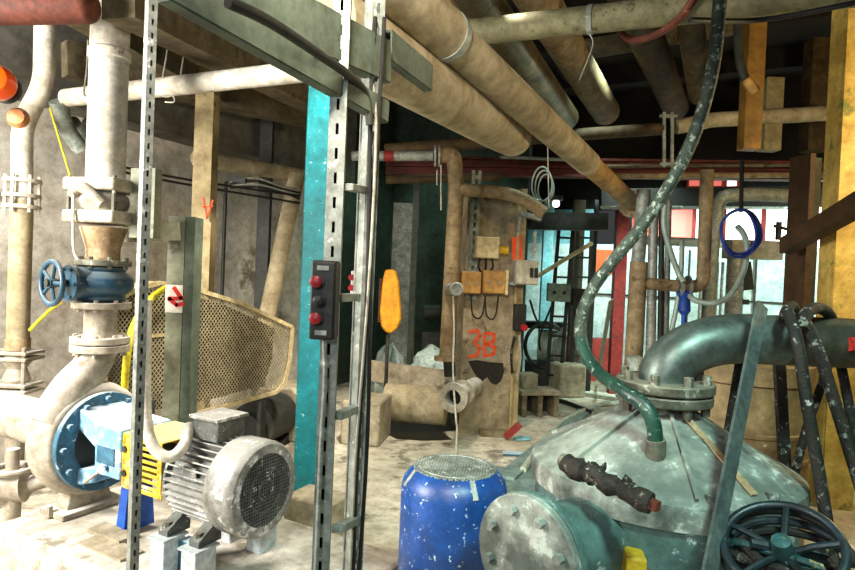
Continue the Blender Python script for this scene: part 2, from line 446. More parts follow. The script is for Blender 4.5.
# ------------------------------------------------------------------ pump set
VZ = .66
PO = V((-1.755, 3.3, 0)); PY = -29
pl = thing('concrete_plinth', 'low pale concrete plinth carrying the slurry pump and its grey motor', 'plinth', at(PO, 0), yaw=PY)
L = lambda: MB(YAW(at(PO, 0), PY))
L().box((.67, .08, .125), (1.98, .92, .25)).build('block', 'plinth', pl, .02)
L().box((.30, -.13, .262), (.26, .10, .022)).build('shim_plate', 'conc', pl)
L().box((.42, -.22, .256), (.34, .12, .010)).build('shim_plate', 'conc', pl)
pu = thing('slurry_pump', 'big pale centrifugal pump with blue flange and bearing housing on the plinth', 'pump', at(PO, .25), yaw=PY)
Z = lambda x, y, z: (x, y, VZ + z)
c = L(); c.lathe([(.13, -.27), (.2, -.26), (.275, -.235), (.305, -.19), (.315, -.13), (.305, -.07), (.285, -.03), (.27, -.02)], Z(0, 0, 0), (1, 0, 0), 40)
c.tube(smooth([Z(-.14, -.2, .1), Z(-.14, -.1, .27), Z(-.145, .0, .38), Z(-.15, .06, .475)], 5), [.125 - .03*min(1, k/12) for k in range(16)], 20)
casing = c.build('casing', 'cast', pu)
L().box(Z(-.09, .02, .375), (.09, .1, .07)).build('cast_pad', 'cast', casing, .006) if False else None
L().lathe([(.1, .47), (.155, .475), (.155, .515), (.1, .515)], (-.15, .06, VZ), (0, 0, 1), 28).build('discharge_flange', 'cast', pu, .004)
bolt_parts(pu, L().m, (-.15, .06, VZ+.49), (0, 0, 1), .128, 8, .013, .04, 'cast', 'flange_bolt')
L().lathe([(.135, -1.05), (.135, -.62), (.14, -.5), (.15, -.36), (.15, -.25)], Z(0, 0, 0), (1, 0, 0), 28).build('suction_pipe', 'cast', pu)
f = L(); f.prism([(-.13, .28), (.13, .28), (.09, .45), (-.09, .45)], (-.22, 0, 0), (0, 1, 0), (0, 0, 1), (1, 0, 0), .12)
f.box((-.16, 0, .268), (.22, .36, .034)); f.build('foot', 'cast', pu, .006)
bolt_parts(pu, L().m, (-.16, -.14, .29), (0, 0, 1), .05, 2, .02, .03, 'cast', 'anchor_bolt')
fl = L(); fl.lathe([(.17, -.015), (.268, -.015), (.268, .022), (.17, .022)], Z(0, 0, 0), (1, 0, 0), 40, True); fl.build('blue_flange', 'bluepump', pu, .004)
bolt_parts(pu, L().m, Z(0, 0, 0), (1, 0, 0), .235, 12, .017, .05, 'bluepump', 'flange_bolt')
L().cyl(Z(-.02, 0, 0), Z(.02, 0, 0), .185).build('gland_plate', 'dark', pu)
b = L(); b.cyl(Z(.0, 0, 0), Z(.2, 0, 0), .05)
b.build('shaft', 'dark', pu)
b = L(); b.prism([(.0, .1), (.0, .21), (.17, .155), (.37, .145), (.37, .02), (.16, .02)], (0, -.15, VZ), (1, 0, 0), (0, 0, 1), (0, 1, 0), .3)
hs = b.build('bearing_housing', 'paleblue', pu, .012)
b = L(); b.box(Z(.265, 0, -.035), (.21, .3, .15)); b.prism([(.0, -.21), (.0, -.12), (.17, -.08), (.17, -.16)], (0, -.15, VZ), (1, 0, 0), (0, 0, 1), (0, 1, 0), .3)
b.build('bearing_box', 'paleblue', pu, .01)
L().box(Z(.26, -.153, .0), (.14, .006, .09)).build('name_plate', 'bluepump', pu)
L().cyl(Z(.27, -.15, -.06), Z(.27, -.165, -.06), .014, n=12).build('oil_plug', 'bluepump', pu)
L().cyl(Z(.33, .02, .13), Z(.33, .02, .18), .018, n=14).build('breather_cap', 'redplastic', pu)
s = L(); s.prism([(-.09, .25), (.09, .25), (.06, .59), (-.06, .59)], (.31, 0, 0), (0, 1, 0), (0, 0, 1), (1, 0, 0), .022)
s.prism([(.24, .25), (.38, .25), (.35, .59), (.29, .59)], (0, -.07, 0), (1, 0, 0), (0, 0, 1), (0, 1, 0), .02)
s.build('support_bracket', 'bluebracket', pu)
L().tube(smooth([Z(.03, -.1, -.17), Z(.12, -.17, -.16), Z(.2, -.15, -.1)], 5), .008, 8).build('drain_tube', 'cast', pu)
# coupling guard
cg = thing('coupling_guard', 'yellow slotted coupling guard between blue bearing housing and grey motor', 'guard', at(PO, .4) + D2*.55, yaw=PY)
g = L(); g.box(Z(.54, 0, .135), (.3, .3, .012)); g.box(Z(.405, 0, .0), (.03, .3, .27))
g.build('hood', 'yellow', cg, .006)
g = L()
for s in (-1, 1):
    g.box(Z(.425, s*.147, 0), (.07, .006, .27)); g.box(Z(.67, s*.147, 0), (.03, .006, .27)); g.box(Z(.54, s*.147, -.125), (.3, .006, .02))
    for q in range(8): g.box(Z(.56, s*.147, -.1 + q*.031), (.22, .006, .014))
g.build('slotted_side', 'yellow', cg)
for x, z in ((.41, .06), (.41, -.06)): L().cyl(Z(x, -.15, z), Z(x, -.158, z), .016, n=12).build('bolt_head', 'dark', cg)
L().cyl(Z(.44, 0, 0), Z(.63, 0, 0), .08).build('coupling', 'dark', cg)
LM = lambda: MB(YAW(at(PO, 0), PY) @ Matrix.Translation((.72, 0, -.02)) @ Matrix.Diagonal((.86, .97, 1, 1)) @ Matrix.Translation((-.64, 0, 0)))
# motor
mo = thing('electric_motor', 'grey dusty finned electric motor driving the big pump on the plinth', 'motor', at(PO, .45) + D2*.95, yaw=PY)
LM().lathe([(.05, .64), (.12, .65), (.19, .665), (.195, .69), (.17, .70), (.17, 1.02), (.1, 1.03)], Z(0, 0, 0), (1, 0, 0), 36).build('stator_body', 'motordark', mo)
f = LM()
for q in range(38):
    a = 2*PI*q/38; rot = Matrix.Rotation(a, 3, 'X')
    f.box(V(Z(.855, 0, 0)) + rot @ V((0, 0, .188)), (.32, .007, .045), rot)
f.build('cooling_fins', 'motor', mo)
LM().lathe([(.212, 1.01), (.216, 1.015), (.220, 1.03), (.220, 1.17), (.216, 1.195), (.205, 1.21), (.165, 1.215), (.165, 1.205), (.2, 1.2), (.215, 1.16), (.215, 1.01)], Z(0, 0, 0), (1, 0, 0), 44, True).build('fan_cowl', 'motor', mo)
g = LM(); disc = [(.168*math.cos(2*PI*q/28), .168*math.sin(2*PI*q/28)) for q in range(28)]
wire_mesh(g, disc, Z(1.211, 0, 0), (0, 1, 0), (0, 0, 1), (1, 0, 0), .0155, .0045, ((1, 0), (0, 1)))
g.torus(Z(1.213, 0, 0), (1, 0, 0), .045, .004); g.torus(Z(1.213, 0, 0), (1, 0, 0), .1, .003)
g.build('fan_grille', 'motordark', mo)
LM().cyl(Z(1.12, 0, 0), Z(1.13, 0, 0), .2).build('fan_back', 'black', mo)
t = LM(); t.box(Z(.87, -.02, .245), (.2, .17, .1)); t.build('terminal_box', 'motordark', mo, .008)
LM().box(Z(.87, -.02, .302), (.22, .2, .016)).build('terminal_lid', 'motor', mo, .003)
LM().cyl(Z(.77, -.07, .245), Z(.72, -.09, .245), .022, n=12).build('cable_gland', 'motordark', mo)
for x in (.74, .98):
    for s in (-1, 1):
        LM().prism([(.1, .43), (.23, .43), (.23, .455), (.16, .5), (.1, .56)] if s > 0 else [(-.1, .43), (-.23, .43), (-.23, .455), (-.16, .5), (-.1, .56)], (x-.035, 0, 0), (0, 1, 0), (0, 0, 1), (1, 0, 0), .07).build('foot', 'motordark', mo)
        LM().cyl((x, s*.2, .455), (x, s*.2, .485), .02, n=6).build('foot_bolt', 'oldsteel', mo)
LM().box(Z(.86, -.177, .06), (.1, .004, .06)).build('name_plate', 'motor', mo)
n = 0
for x in (.74, .98):
    for s in (-1, 1):
        p = V(LM().m @ V((x, s*.2, .25)))
        q = thing('motor_pedestal', ('front' if s < 0 else 'rear') + ' pale steel pedestal block under the ' + ('fan end' if x > .8 else 'coupling end') + ' of the grey motor', 'pedestal', p, 'pale blocks carrying the grey motor', yaw=PY)
        w = LM(); w.box((x, s*.2, .335), (.11, .12, .17)); w.build('block', 'pedestal', q, .006)
        LM().box((x, s*.2, .424), (.13, .14, .01)).build('cap_plate', 'pedestal', q)
tag(LM().box((.86, -.15, .33), (.13, .06, .15)).build('packing_block', 'bluepump'), 'blue steel packing block between two pale motor pedestals', 'block')
# flexible conduit feeding the motor
run('flexible_conduit', smooth([P(146, 300, 2.75), P(145, 385, 2.75), P(147, 425, 2.72), P(155, 449, 2.68), P(170, 457, 2.68), P(184, 446, 2.72), V(LM().m @ V(Z(.735, -.1, .245)))], 6), .026, 'whitecable', 'white flexible conduit sagging into the grey motor terminal box', 'conduit')

# ------------------------------------------------------------------ riser on the pump
RC = V(L().m @ V((-.15, .06, 0)))
def rz(py): return vz(98, py, RC.y)
def rod(root, name, y0, y1, r, m, r2=None): return MB().cyl(at(RC, rz(y0)), at(RC, rz(y1)), r, r2, 28).build(name, m, root)
sp = thing('pipe_spool', 'short pale flanged pipe piece between pump outlet and blue valve', 'pipe', at(RC, VZ+.52))
za = VZ + .52
zt = rz(301)
MB().cyl(at(RC, za+.03), at(RC, zt-.03), .088).build('barrel', 'cast', sp)
for z in (za+.02, zt-.022):
    flange(MB(), at(RC, z), UP, .155, .036).build('flange', 'cast', sp, .004)
    bolt_parts(sp, None, at(RC, z), UP, .128, 8, .013, .033, 'cast', 'flange_bolt', ph=.3)
va = thing('gate_valve', 'dark blue gate valve with spoked handwheel in the pale pump riser', 'valve', at(RC, zt))
z0, z1 = zt + .002, rz(266)
zc = (z0+z1)/2; h = z1-z0
MB().lathe([(.1, z0-zc), (.13, z0-zc+.012), (.12, z0-zc+.03), (.155, z0-zc+.06), (.165, -.02), (.165, .02), (.155, z1-zc-.06), (.12, z1-zc-.03), (.13, z1-zc-.012), (.1, z1-zc)], at(RC, zc), UP, 32).build('body', 'bluevalve', va)
WD = (V((-.54, -.84, .0))).normalized()
wc = at(RC, zc) + WD*.27
bo = MB(); bo.cyl(at(RC, zc) + WD*.1, at(RC, zc) + WD*.17, .1, .085); bo.cyl(at(RC, zc) + WD*.17, at(RC, zc) + WD*.19, .1)
bo.build('bonnet', 'bluevalve', va)
bolt_parts(va, None, at(RC, zc) + WD*.18, WD, .085, 6, .01, .024, 'bluevalve', 'bonnet_bolt')
MB().cyl(at(RC, zc) + WD*.18, wc + WD*.03, .02).build('spindle', 'dark', va)
hw = MB().torus(wc, WD, .115, .014, 36, 10); x, y, _ = basis(WD)
for q in range(5):
    a = 2*PI*q/5; hw.cyl(wc, wc + (x*math.cos(a) + y*math.sin(a))*.115, .010, n=8)
hw.cyl(wc - WD*.018, wc + WD*.018, .028); hw.build('handwheel', 'bluevalve', va)
rd = thing('pipe_reducer', 'rusty tapered reducer between blue valve and clamped slide gate', 'pipe', at(RC, z1))
zr = rz(224)
MB().cyl(at(RC, z1+.03), at(RC, z1+.1), .09).build('barrel', 'rustcone', rd)
MB().cyl(at(RC, z1+.1), at(RC, zr-.02), .09, .125).build('cone', 'rustcone', rd)
for z, r in ((z1+.018, .15), ): 
    flange(MB(), at(RC, z), UP, r, .034).build('flange', 'oldsteel', rd, .004)
    bolt_parts(rd, None, at(RC, z), UP, .125, 8, .013, .034, 'oldsteel', 'flange_bolt')
sg = thing('slide_gate', 'grey clamped slide gate in the white riser above the blue valve', 'valve', at(RC, zr), yaw=0)
zg0, zg1 = zr, rz(180)
fr_ = lambda: MB(YAW(at(RC, 0), -14))
fr_().box((.0, 0, zg0+.035), (.34, .26, .07)).build('lower_clamp', 'cast', sg, .012)
fr_().box((.0, 0, zg1-.035), (.34, .26, .07)).build('upper_clamp', 'cast', sg, .012)
b = fr_(); b.lathe([(.1, 0), (.12, .02), (.135, (zg1-zg0-.14)/2), (.12, zg1-zg0-.16), (.1, zg1-zg0-.14)], (0, 0, zg0+.07), (0, 0, 1), 24); b.build('body', 'cast', sg)
b = fr_(); b.tube(smooth([(-.12, -.1, zg1-.09), (-.02, -.15, zg1-.06), (.1, -.12, zg0+.1)], 5), .03, 10); b.build('clamp_lever', 'cast', sg)
fr_().box((.24, .04, (zg0+zg1)/2), (.16, .06, zg1-zg0+.14)).build('gate_plate', 'green_stub', sg)
for sx in (-.15, .15): fr_().cyl((sx, -.1, zg0+.03), (sx, -.1, zg1+.01), .012, n=8).build('tie_bolt', 'oldsteel', sg)
b = thing('riser_pipe', 'thick white vertical pipe rising from the slide gate to the ceiling', 'pipe', at(RC, zg1))
MB().cyl(at(RC, zg1+.002), at(RC, CH), .102, n=32).build('barrel', 'whitepipe', b)
MB().lathe([(.102, 0), (.112, .01), (.112, .05), (.102, .06)], at(RC, rz(60)), UP, 32).build('joint_band', 'whitepipe', b)

# ------------------------------------------------------------------ more pipes against the wall behind the pump
Y2 = 4.25
pp = thing('bent_riser', 'white vertical pipe with a kink and rusty bottom flange behind the pump', 'pipe', at(P(20, 345, Y2), vz(20, 345, Y2)))
MB().tube(bend([P(46, -40, Y2), P(44, 85, Y2), P(22, 125, Y2), P(22, 178, Y2)], .12), .068, 18).build('upper_bend', 'whitepipe', pp)
q = P(22, 200, Y2); q2 = at(q, vz(22, 340, Y2))
MB().tube([q, q2], .072, 18).build('lower_barrel', 'insul', pp)
for yy in (181, 196, 207): flange(MB(), at(q, vz(22, yy, Y2)), UP, .12, .024).build('flange', 'whitepipe', pp)
bolt_parts(pp, None, at(q, vz(22, 194, Y2)), UP, .1, 6, .012, .13, 'whitepipe', 'tie_bolt')
MB().cyl(at(q, vz(22, 210, Y2)), at(q, vz(22, 178, Y2)), .066).build('neck', 'whitepipe', pp)
MB().cyl(q2 - UP*.07, q2 + UP*.01, .08).build('rusty_collar', 'rustcone', pp)
dv = thing('drain_valve', 'pale crusted valve with two square flanges under the bent white riser', 'valve', at(q, vz(22, 470, Y2)))
for yy in (352, 358, 384, 390): MB().box(at(q, vz(18, yy, Y2)) + V((-.02, 0, 0)), (.3, .22, .022)).build('flange_plate', 'cast', dv, .004)
MB().lathe([(.05, 0), (.09, .06), (.06, .14), (.1, .2), (.05, .26)], at(q, vz(22, 388, Y2)), UP, 20).build('body', 'cast', dv)
for sx in (-.12, .1): MB().cyl(at(q, vz(22, 394, Y2)) + V((sx, -.08, 0)), at(q, vz(22, 346, Y2)) + V((sx, -.08, 0)), .014, n=8).build('tie_bolt', 'cast', dv)
MB().cyl(at(q, 0), at(q, vz(22, 390, Y2)), .06).build('tail_pipe', 'cast', dv)
ch = run('cross_pipe', [P(66, 98, 4.3), P(326, 69, 3.5)], .062, 'whitepipe', 'white horizontal pipe passing behind the thick riser to the teal column top')
a, b_ = P(58, 99, 4.33), P(66, 98, 4.3)
run('pipe_stub', smooth([P(58, 101, 4.28), P(66, 128, 4.4), P(82, 150, 4.5)], 5), .06, 'galvold', 'short grey bent pipe stub beside the kinked white riser')
v2 = thing('small_valve', 'small grey flanged valve on the wall behind the thick white riser', 'valve', P(76, 140, 4.7))
c0 = P(76, 132, 4.7); MB().cyl(c0, c0 + V((.3, 0, 0)), .07).build('body', 'galvold', v2)
for sx in (-.02, .12, .3): flange(MB(), c0 + V((sx, 0, 0)), (1, 0, 0), .12, .03).build('flange', 'galvold', v2)
rp = thing('red_header_pipe', 'rust red horizontal pipe under the ceiling with a rounded end cap', 'pipe', P(50, 8, 3.0))
a, b_ = P(-70, 8, 3.0), P(86, 6, 3.0); d = (b_-a).normalized()
MB().tube([a, b_, b_ + d*.03, b_ + d*.05, b_ + d*.06], [.085, .085, .075, .05, .02], 24).build('barrel', 'rust', rp)
ob = thing('orange_beacon', 'round glossy orange beacon lamp on the bright wall beside the white riser', 'lamp', P(4, 82, 3.4))
c0 = P(-4, 82, 3.4); MB().lathe([(.01, -.1), (.06, -.09), (.095, -.04), (.1, .0), (.095, .05), (.08, .09), (.04, .11), (.01, .112)], c0, (.3, -.95, 0), 28).build('dome', 'orange', ob)
MB().cyl(c0 + V((-.03, .1, 0)), c0 + V((-.04, .14, 0)), .085).build('base', 'dark', ob)
MB().bar(c0 + V((-.04, .14, 0)), c0 + V((-.45, .55, 0)), .04, .04).build('bracket', 'dark', ob)
ob2 = MB().lathe([(.01, -.07), (.05, -.06), (.07, 0), (.05, .05), (.01, .06)], P(18, 118, 4.05), (.3, -.9, 0), 20).build('beacon_glow_spot', 'gloworange')  # orange glow on the wall, modelled as a solid dome; no second lamp
tag(ob2, 'small orange dome standing in for the faint beacon glow behind the kinked white riser', 'lamp')
# low crusted pieces beside the pump inlet
lv = thing('crusted_valve', 'pale crusted low valve with a flange wheel under the pump inlet pipe', 'valve', P(14, 505, 3.5))
c0 = P(12, 486, 3.5); MB().lathe([(.03, -.2), (.06, -.16), (.06, -.1), (.1, -.07), (.085, .0), (.1, .07), (.05, .1), (.03, .2)], c0, (.9, .2, .1), 20).build('body', 'cast', lv)
MB().cyl(c0, at(c0, c0.z + .22), .035).build('stem', 'cast', lv); MB().torus(at(c0, c0.z+.1), UP, .1, .018).build('ring', 'cast', lv)
MB().cyl(at(c0, 0), c0, .05).build('stand_pipe', 'cast', lv)
# yellow conduits
run('yellow_rod', [P(50, 108, 4.15), P(72, 182, 4.0)], .007, 'yellowcable', 'thin yellow rod hanging diagonally in front of the kinked white riser', 'rod')
run('yellow_hose', smooth([P(186, 281, 4.2), P(170, 286, 4.05), P(150, 300, 3.9), P(134, 325, 3.8), P(128, 350, 3.7), P(125, 380, 3.72), P(124, 412, 3.78)], 6), .022, 'yellowcable', 'ribbed yellow hose arching over the wire mesh belt guard', 'hose')
run('signal_cable', smooth([P(30, 330, 4.0), P(48, 312, 3.95), P(60, 303, 3.85)], 5), .012, 'yellowcable', 'thin yellow cord running behind the blue spoked handwheel', 'cord')
run('sensing_tube', smooth([P(74, 178, 3.35), P(73, 215, 3.3), P(74, 250, 3.3), P(80, 262, 3.3)], 4), .008, 'whitecable', 'thin yellowish tube down beside the slide gate clamp', 'tube', n=8)
# wires hanging above the cross pipe
for i, (x0, y0, x1, y1, l) in enumerate(((88, 40, 84, 92, 'thin pale wire hanging just beside the thick white riser'), (168, 28, 163, 76, 'bent pale wire hanging from the joist above the white cross pipe'), (185, 30, 181, 74, 'straight pale wire hanging from the joist above the white cross pipe'))):
    run('hanging_wire', smooth([P(x0, y0, 3.9), P(x0-1, (y0+y1)/2, 3.9), P(x1, y1, 3.9), P(x1+2, y1+4, 3.9)], 4), .005, 'wire', l, 'wire', 'wires above the white cross pipe', 6)
run('wire_hook', smooth([P(160, 94, 3.95), P(166, 97, 3.92), P(173, 96, 3.9), P(174, 102, 3.9), P(165, 102, 3.9)], 4), .005, 'wire', 'small curled wire hook under the white cross pipe', 'wire', n=6)

# ------------------------------------------------------------------ columns and guard behind the pump
bc = thing('painted_column', 'beige steel column with an orange scrawl standing before the pale wall', 'column', at(P(203, 290, 5.0), 0)); bc['kind'] = 'thing'
p0 = at(P(203, 240, 5.0), 0)
MB().box(at(p0, 3.3/2+.4), (.15, .15, 3.3)).build('upper_shaft', 'beigecol', bc)
MB().box(p0 + V((.02, -.06, 1.0)), (.17, .13, 2.0)).build('lower_casing', 'beigecol', bc)
strokes(MB(FR(at(P(206, 215, 4.92), 0), V((1, 0, 0)), V((0, 1, 0)))), [[(-.03, vz(206, 198, 4.92)), (.01, vz(206, 218, 4.92)), (.05, vz(206, 200, 4.92))], [(-.03, vz(206, 207, 4.92)), (.05, vz(206, 206, 4.92))]], .012).build('sprayed_scrawl', 'spray', bc)
st = thing('stub_post', 'greenish steel post with a red painted arrow behind the pump', 'post', at(P(182, 300, 3.95), 0))
p0 = at(P(182, 320, 3.95), 0); zt = vz(182, 217, 3.95)
MB().box(p0 + V((-.035, 0, zt/2)), (.11, .1, zt)).build('channel_face', 'green_stub', st)
MB().box(p0 + V((.055, .02, zt/2)), (.06, .14, zt)).build('channel_edge', 'green', st)
q = at(p0, vz(180, 299, 3.9)) + V((-.035, -.054, 0))
MB().box(q, (.112, .006, .18)).build('white_patch', 'whitepipe', st)
strokes(MB(FR(q + V((0, -.004, 0)), V((1, 0, 0)), V((0, 1, 0)))), [[(-.0, .07), (.05, .005), (-.03, .0)], [(-.03, .0), (.02, -.04), (.06, -.03)]], .026).build('red_arrow', 'redspray', st)
a, b_ = P(128, 232, 3.62), P(176, 231, 3.9); MB().bar(a, b_, .09, .12).build('support_arm', 'green_stub', st)
bg = thing('belt_guard', 'beige wire mesh belt guard, wide at one end, behind the pump', 'guard', P(195, 425, 4.4))
GO, G1 = P(186, 418, 4.35), P(296, 395, 5.15)
gx = at(G1, 0) - at(GO, 0); gx.normalize(); gz = gx.cross(UP).normalized()
def gp(px, py):                                     # pixel -> coordinates on the guard's own plane
    d = R @ V(((px - 427.5)/F, (285 - py)/F, -1)); t = (GO - CAM).dot(gz)/d.dot(gz); q = CAM + d*t - GO
    return (q.dot(gx), q.z)
polyA = [gp(*p) for p in ((188, 287), (240, 303), (292, 327), (289, 362), (284, 383), (276, 392), (230, 405), (188, 415))]
polyB = [gp(*p) for p in ((104, 318), (118, 300), (138, 288), (160, 283), (188, 287), (188, 415), (160, 424), (104, 424))]
for nm, poly in (('narrow_panel', polyA), ('wide_panel', polyB)):
    wire_mesh(MB(), poly, GO, gx, UP, gz, .023, .0048).build(nm, 'mesh', bg, flat=True)
    f = MB()
    for (a1, b1), (a2, b2) in zip(poly, poly[1:] + poly[:1]): f.bar(GO + gx*a1 + UP*b1, GO + gx*a2 + UP*b2, .03, .03, gz)
    f.build('edge_frame', 'guardframe', bg)
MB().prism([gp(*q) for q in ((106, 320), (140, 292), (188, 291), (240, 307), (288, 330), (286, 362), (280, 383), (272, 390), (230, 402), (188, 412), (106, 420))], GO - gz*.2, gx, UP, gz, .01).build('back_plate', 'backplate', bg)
f = MB(); top = [gp(*p) for p in ((104, 318), (118, 300), (138, 288), (160, 283), (188, 287), (240, 303), (292, 327))]
for (a1, b1), (a2, b2) in zip(top, top[1:]):
    w = [GO + gx*a1 + UP*b1, GO + gx*a2 + UP*b2]; i0 = len(f.v)
    for p in (w[0], w[1], w[1] - gz*.22, w[0] - gz*.22): f._p(p)
    for p in (w[0], w[1], w[1] - gz*.22, w[0] - gz*.22): f._p(p + UP*.008)
    for q in ((0,1,2,3),(7,6,5,4),(0,4,5,1),(1,5,6,2),(2,6,7,3),(3,7,4,0)): f.f.append([i0+k for k in q])
f.build('top_strip', 'guardframe', bg)
a1, b1 = gp(130, 338); a2, b2 = gp(176, 334); MB().bar(GO + gx*a1 + UP*b1, GO + gx*a2 + UP*b2, .02, .02, gz).build('cross_bar', 'guardframe', bg)
for px in (150, 262):
    a1, b1 = gp(px, 400); q = GO + gx*a1; MB().bar(at(q, 0), at(q, GO.z + b1), .05, .05, gz).build('leg', 'dark', bg)
# black pulley guard motor and concrete base behind it
bm = thing('pulley_motor', 'dark round belt drive motor on a stained concrete base behind the grey motor', 'motor', P(262, 455, 4.9))
c0 = P(252, 426, 5.15); MB().cyl(c0, c0 + V((.1, .5, 0)), .2, n=28).build('body', 'dark', bm); MB().cyl(c0 - V((.02, .1, 0)), c0, .12).build('pulley', 'black', bm)
MB().box(at(c0, c0.z-.28) + V((.05, .3, 0)), (.3, .5, .16)).build('foot', 'dark', bm)
tag(MB(YAW(at(P(274, 440, 5.75), 0), -20)).prism([(-.32, 0), (.3, 0), (.28, .45), (.16, .52), (-.2, .48), (-.3, .3)], (0, 0, 0), (1, 0, 0), (0, 0, 1), (0, 1, 0), .5).build('machine_base', 'conc', bevel=.02), 'stained rough concrete machine base behind the teal column', 'base')
tag(MB(YAW(at(P(318, 510, 3.75), 0), -26)).box((0, 0, .12), (.34, .26, .24)).build('timber_block', 'conc', bevel=.012), 'pale concrete block lying beside the foot of the teal column', 'block')
tc = thing('teal_column', 'bright teal square steel column splashed with white near its foot', 'column', at(P(304, 480, 4.3), 0), yaw=-24); tc['kind'] = 'thing'
p0 = at(P(308, 430, 4.3), 0)
MB(YAW(p0, 5)).box((0, .08, 1.56), (.185, .17, 3.06)).build('shaft', 'teal', tc, .008)
MB(YAW(p0, 5)).box((0, .08, .015), (.3, .3, .03)).build('base_plate', 'teal', tc)
# wall furniture between beige column and teal column
run('wall_pipe', [P(196, 158, 5.4), P(302, 176, 6.6)], .075, 'insul', 'grey brown pipe along the wall behind the teal column')
run('leaning_pipe', [P(297, 175, 6.3), P(262, 340, 6.1)], .085, 'insul', 'pale lagged pipe leaning diagonally against the wall behind the teal column')
wp = MB().bar(P(268, 120, 6.5), at(P(268, 120, 6.5), 0), .13, .1, V((0, 1, 0))).build('dark_gap_strip', 'dark'); tag(wp, 'dark upright strip filling a gap in the wall behind the leaning pipe', 'stanchion')  # dark bar put where the wall only shows a dark vertical gap
run('thin_conduit', [P(226, 182, 6.0), at(P(226, 182, 6.0), .4)], .018, 'black', 'thin dark conduit running down the plaster wall beside the beige column', 'conduit')
for i, (ya, yb, l) in enumerate(((166, 196, 'upper thin dark cable strung along the plaster wall'), (171, 203, 'lower thin dark cable strung along the plaster wall'))):
    run('wall_cable', smooth([P(118, ya, 5.0), P(190, ya+14, 5.4), P(300, yb, 6.2)], 4), .011, 'blackcable', l, 'cable', 'cables along the plaster wall', 8)
bk = thing('cable_bracket', 'rusty black bracket holding looped cables on the plaster wall', 'bracket', P(240, 186, 5.9))
a = P(228, 179, 5.9); MB().bar(a, P(246, 181, 5.9), .05, .05).build('arm', 'black', bk)
for q in range(4): MB().tube(smooth([P(230, 182+q*2, 5.88), P(255, 178+q*3, 5.95), P(280, 186+q*2, 6.1), P(300, 190+q*3, 6.2)], 5), .009, 7).build('cable', 'blackcable' if q % 2 else 'wire', bk)
# ------------------------------------------------------------------ slotted struts standing before the camera side
s1 = thing('slotted_strut', 'single upright galvanised slotted strut standing before the big pump', 'strut', at(P(143, 400, 1.76), 0), yaw=38)
p0 = at(P(142.5, 320, 1.76), 0)
slotted(MB(YAW(p0, 48)), .026, .024, 0, 2.75, .003, .018, .040, .007).build('channel', 'galv', s1)
FY = 1.62
fr2 = thing('strut_frame', 'galvanised slotted ladder frame of uprights and rungs holding the push button box', 'frame', at(P(330, 400, FY), 0), yaw=-6)
A0 = at(P(330.5, 300, FY), 0); B0 = at(P(367, 300, 1.80), 0); C0 = at(P(361.5, 300, 1.83), 0)
def A(z): return at(A0, z)
slotted(MB(YAW(A0, 4)), .046, .041, 0, 2.62, .003, .03, .066, .008).build('upright', 'galvold', fr2)
MB(YAW(A0, 4)).box((0, .036, 1.31), (.036, .003, 2.6)).build('slot_shade_strip', 'dark', fr2)  # dark strip added behind the slots so they read as shaded
slotted(MB(YAW(B0, 40)), .045, .041, 0, 2.62, .003, .03, .07, .012).build('upright', 'galvold', fr2)
slotted(MB(YAW(C0 + V((-.012, -.02, 0)), 12)), .018, .02, .0, 2.2, .002, .02, .034, .006, lips=False).build('slotted_angle', 'galv', fr2)
for ya, yb in ((298, 297), (416, 408), (529, 519)):
    a, b_ = P(337, ya, FY+.03), P(357, yb, 1.80)
    MB().bar(a, b_, .03, .022).build('rung', 'galvold', fr2, .002)
a, b_ = P(348, 187, FY+.03), P(363, 190, 1.8); MB().bar(a, b_, .03, .02).build('rung', 'galvold', fr2, .002)
for i, (dx, r, m, l) in enumerate(((-.004, .007, 'blackcable', 'black cable running down inside the slotted frame upright, nearer its slotted angle'), (.014, .006, 'blackcable', 'second black cable in the slotted frame upright, beside the gap to the yellow cover'))):
    pts = [at(B0, z) + V((dx + .006*math.sin(z*5 + i*2), -.022, 0)) for z in [k*.15 for k in range(1, 17)]]
    run('control_cable', smooth(pts, 3), r, m, l, 'cable', 'cables in the slotted frame', 8)
run('white_lead', smooth([P(372, 80, 1.78), P(376, 120, 1.77), P(374, 190, 1.77), P(369, 280, 1.77), P(363, 360, 1.77), P(356, 450, 1.77), P(350, 575, 1.77)], 5), .0045, 'wire', 'thin pale wire clipped along the slotted frame upright from top to bottom', 'wire', n=6)
cb = thing('push_button_box', 'dark push button box with two red buttons on the slotted frame', 'control box', P(324, 337, FY-.05))
bf = YAW(P(324, 300, FY-.06), -3)
bh = .5*(P(324, 262, FY).z - P(324, 338, FY).z)
MB(bf).box((0, .012, 0), (.066, .06, 2*bh)).build('enclosure', 'black', cb, .006)
MB(bf).box((0, -.02, 0), (.058, .006, 2*bh-.012)).build('front_cover', 'black', cb, .002)
for dx, dz, r, m, nm in ((-.012, .048, .015, 'redplastic', 'stop_button'), (-.004, .0, .013, 'black', 'selector_switch'), (-.010, -.045, .015, 'redplastic', 'stop_button')):
    b_ = MB(bf).cyl((dx, -.024, dz), (dx, -.03, dz), r*1.15, n=18); b_.build('button_ring', 'dark', cb)
    b_ = MB(bf).lathe([(r*.7, 0), (r*.7, .012), (r, .014), (r, .022), (r*.6, .026)], (dx, -.03, dz), (0, -1, 0), 20); b_.build(nm, m, cb)
for z in (.083, -.083): MB(bf).box((.0, -.025, z), (.03, .003, .012)).build('legend_plate', 'galvold', cb)
run('button_cable', smooth([P(324, 340, FY-.045), P(325, 380, FY-.04), P(321, 450, FY-.04), P(316, 570, FY-.04), at(P(316, 575, FY-.04), .005)], 5), .006, 'galvold', 'grey conduit running down from under the push button box', 'conduit', n=8)
sm = thing('small_switch', 'small white switch with two pinkish buttons behind the slotted frame', 'switch', P(355, 286, 2.3))
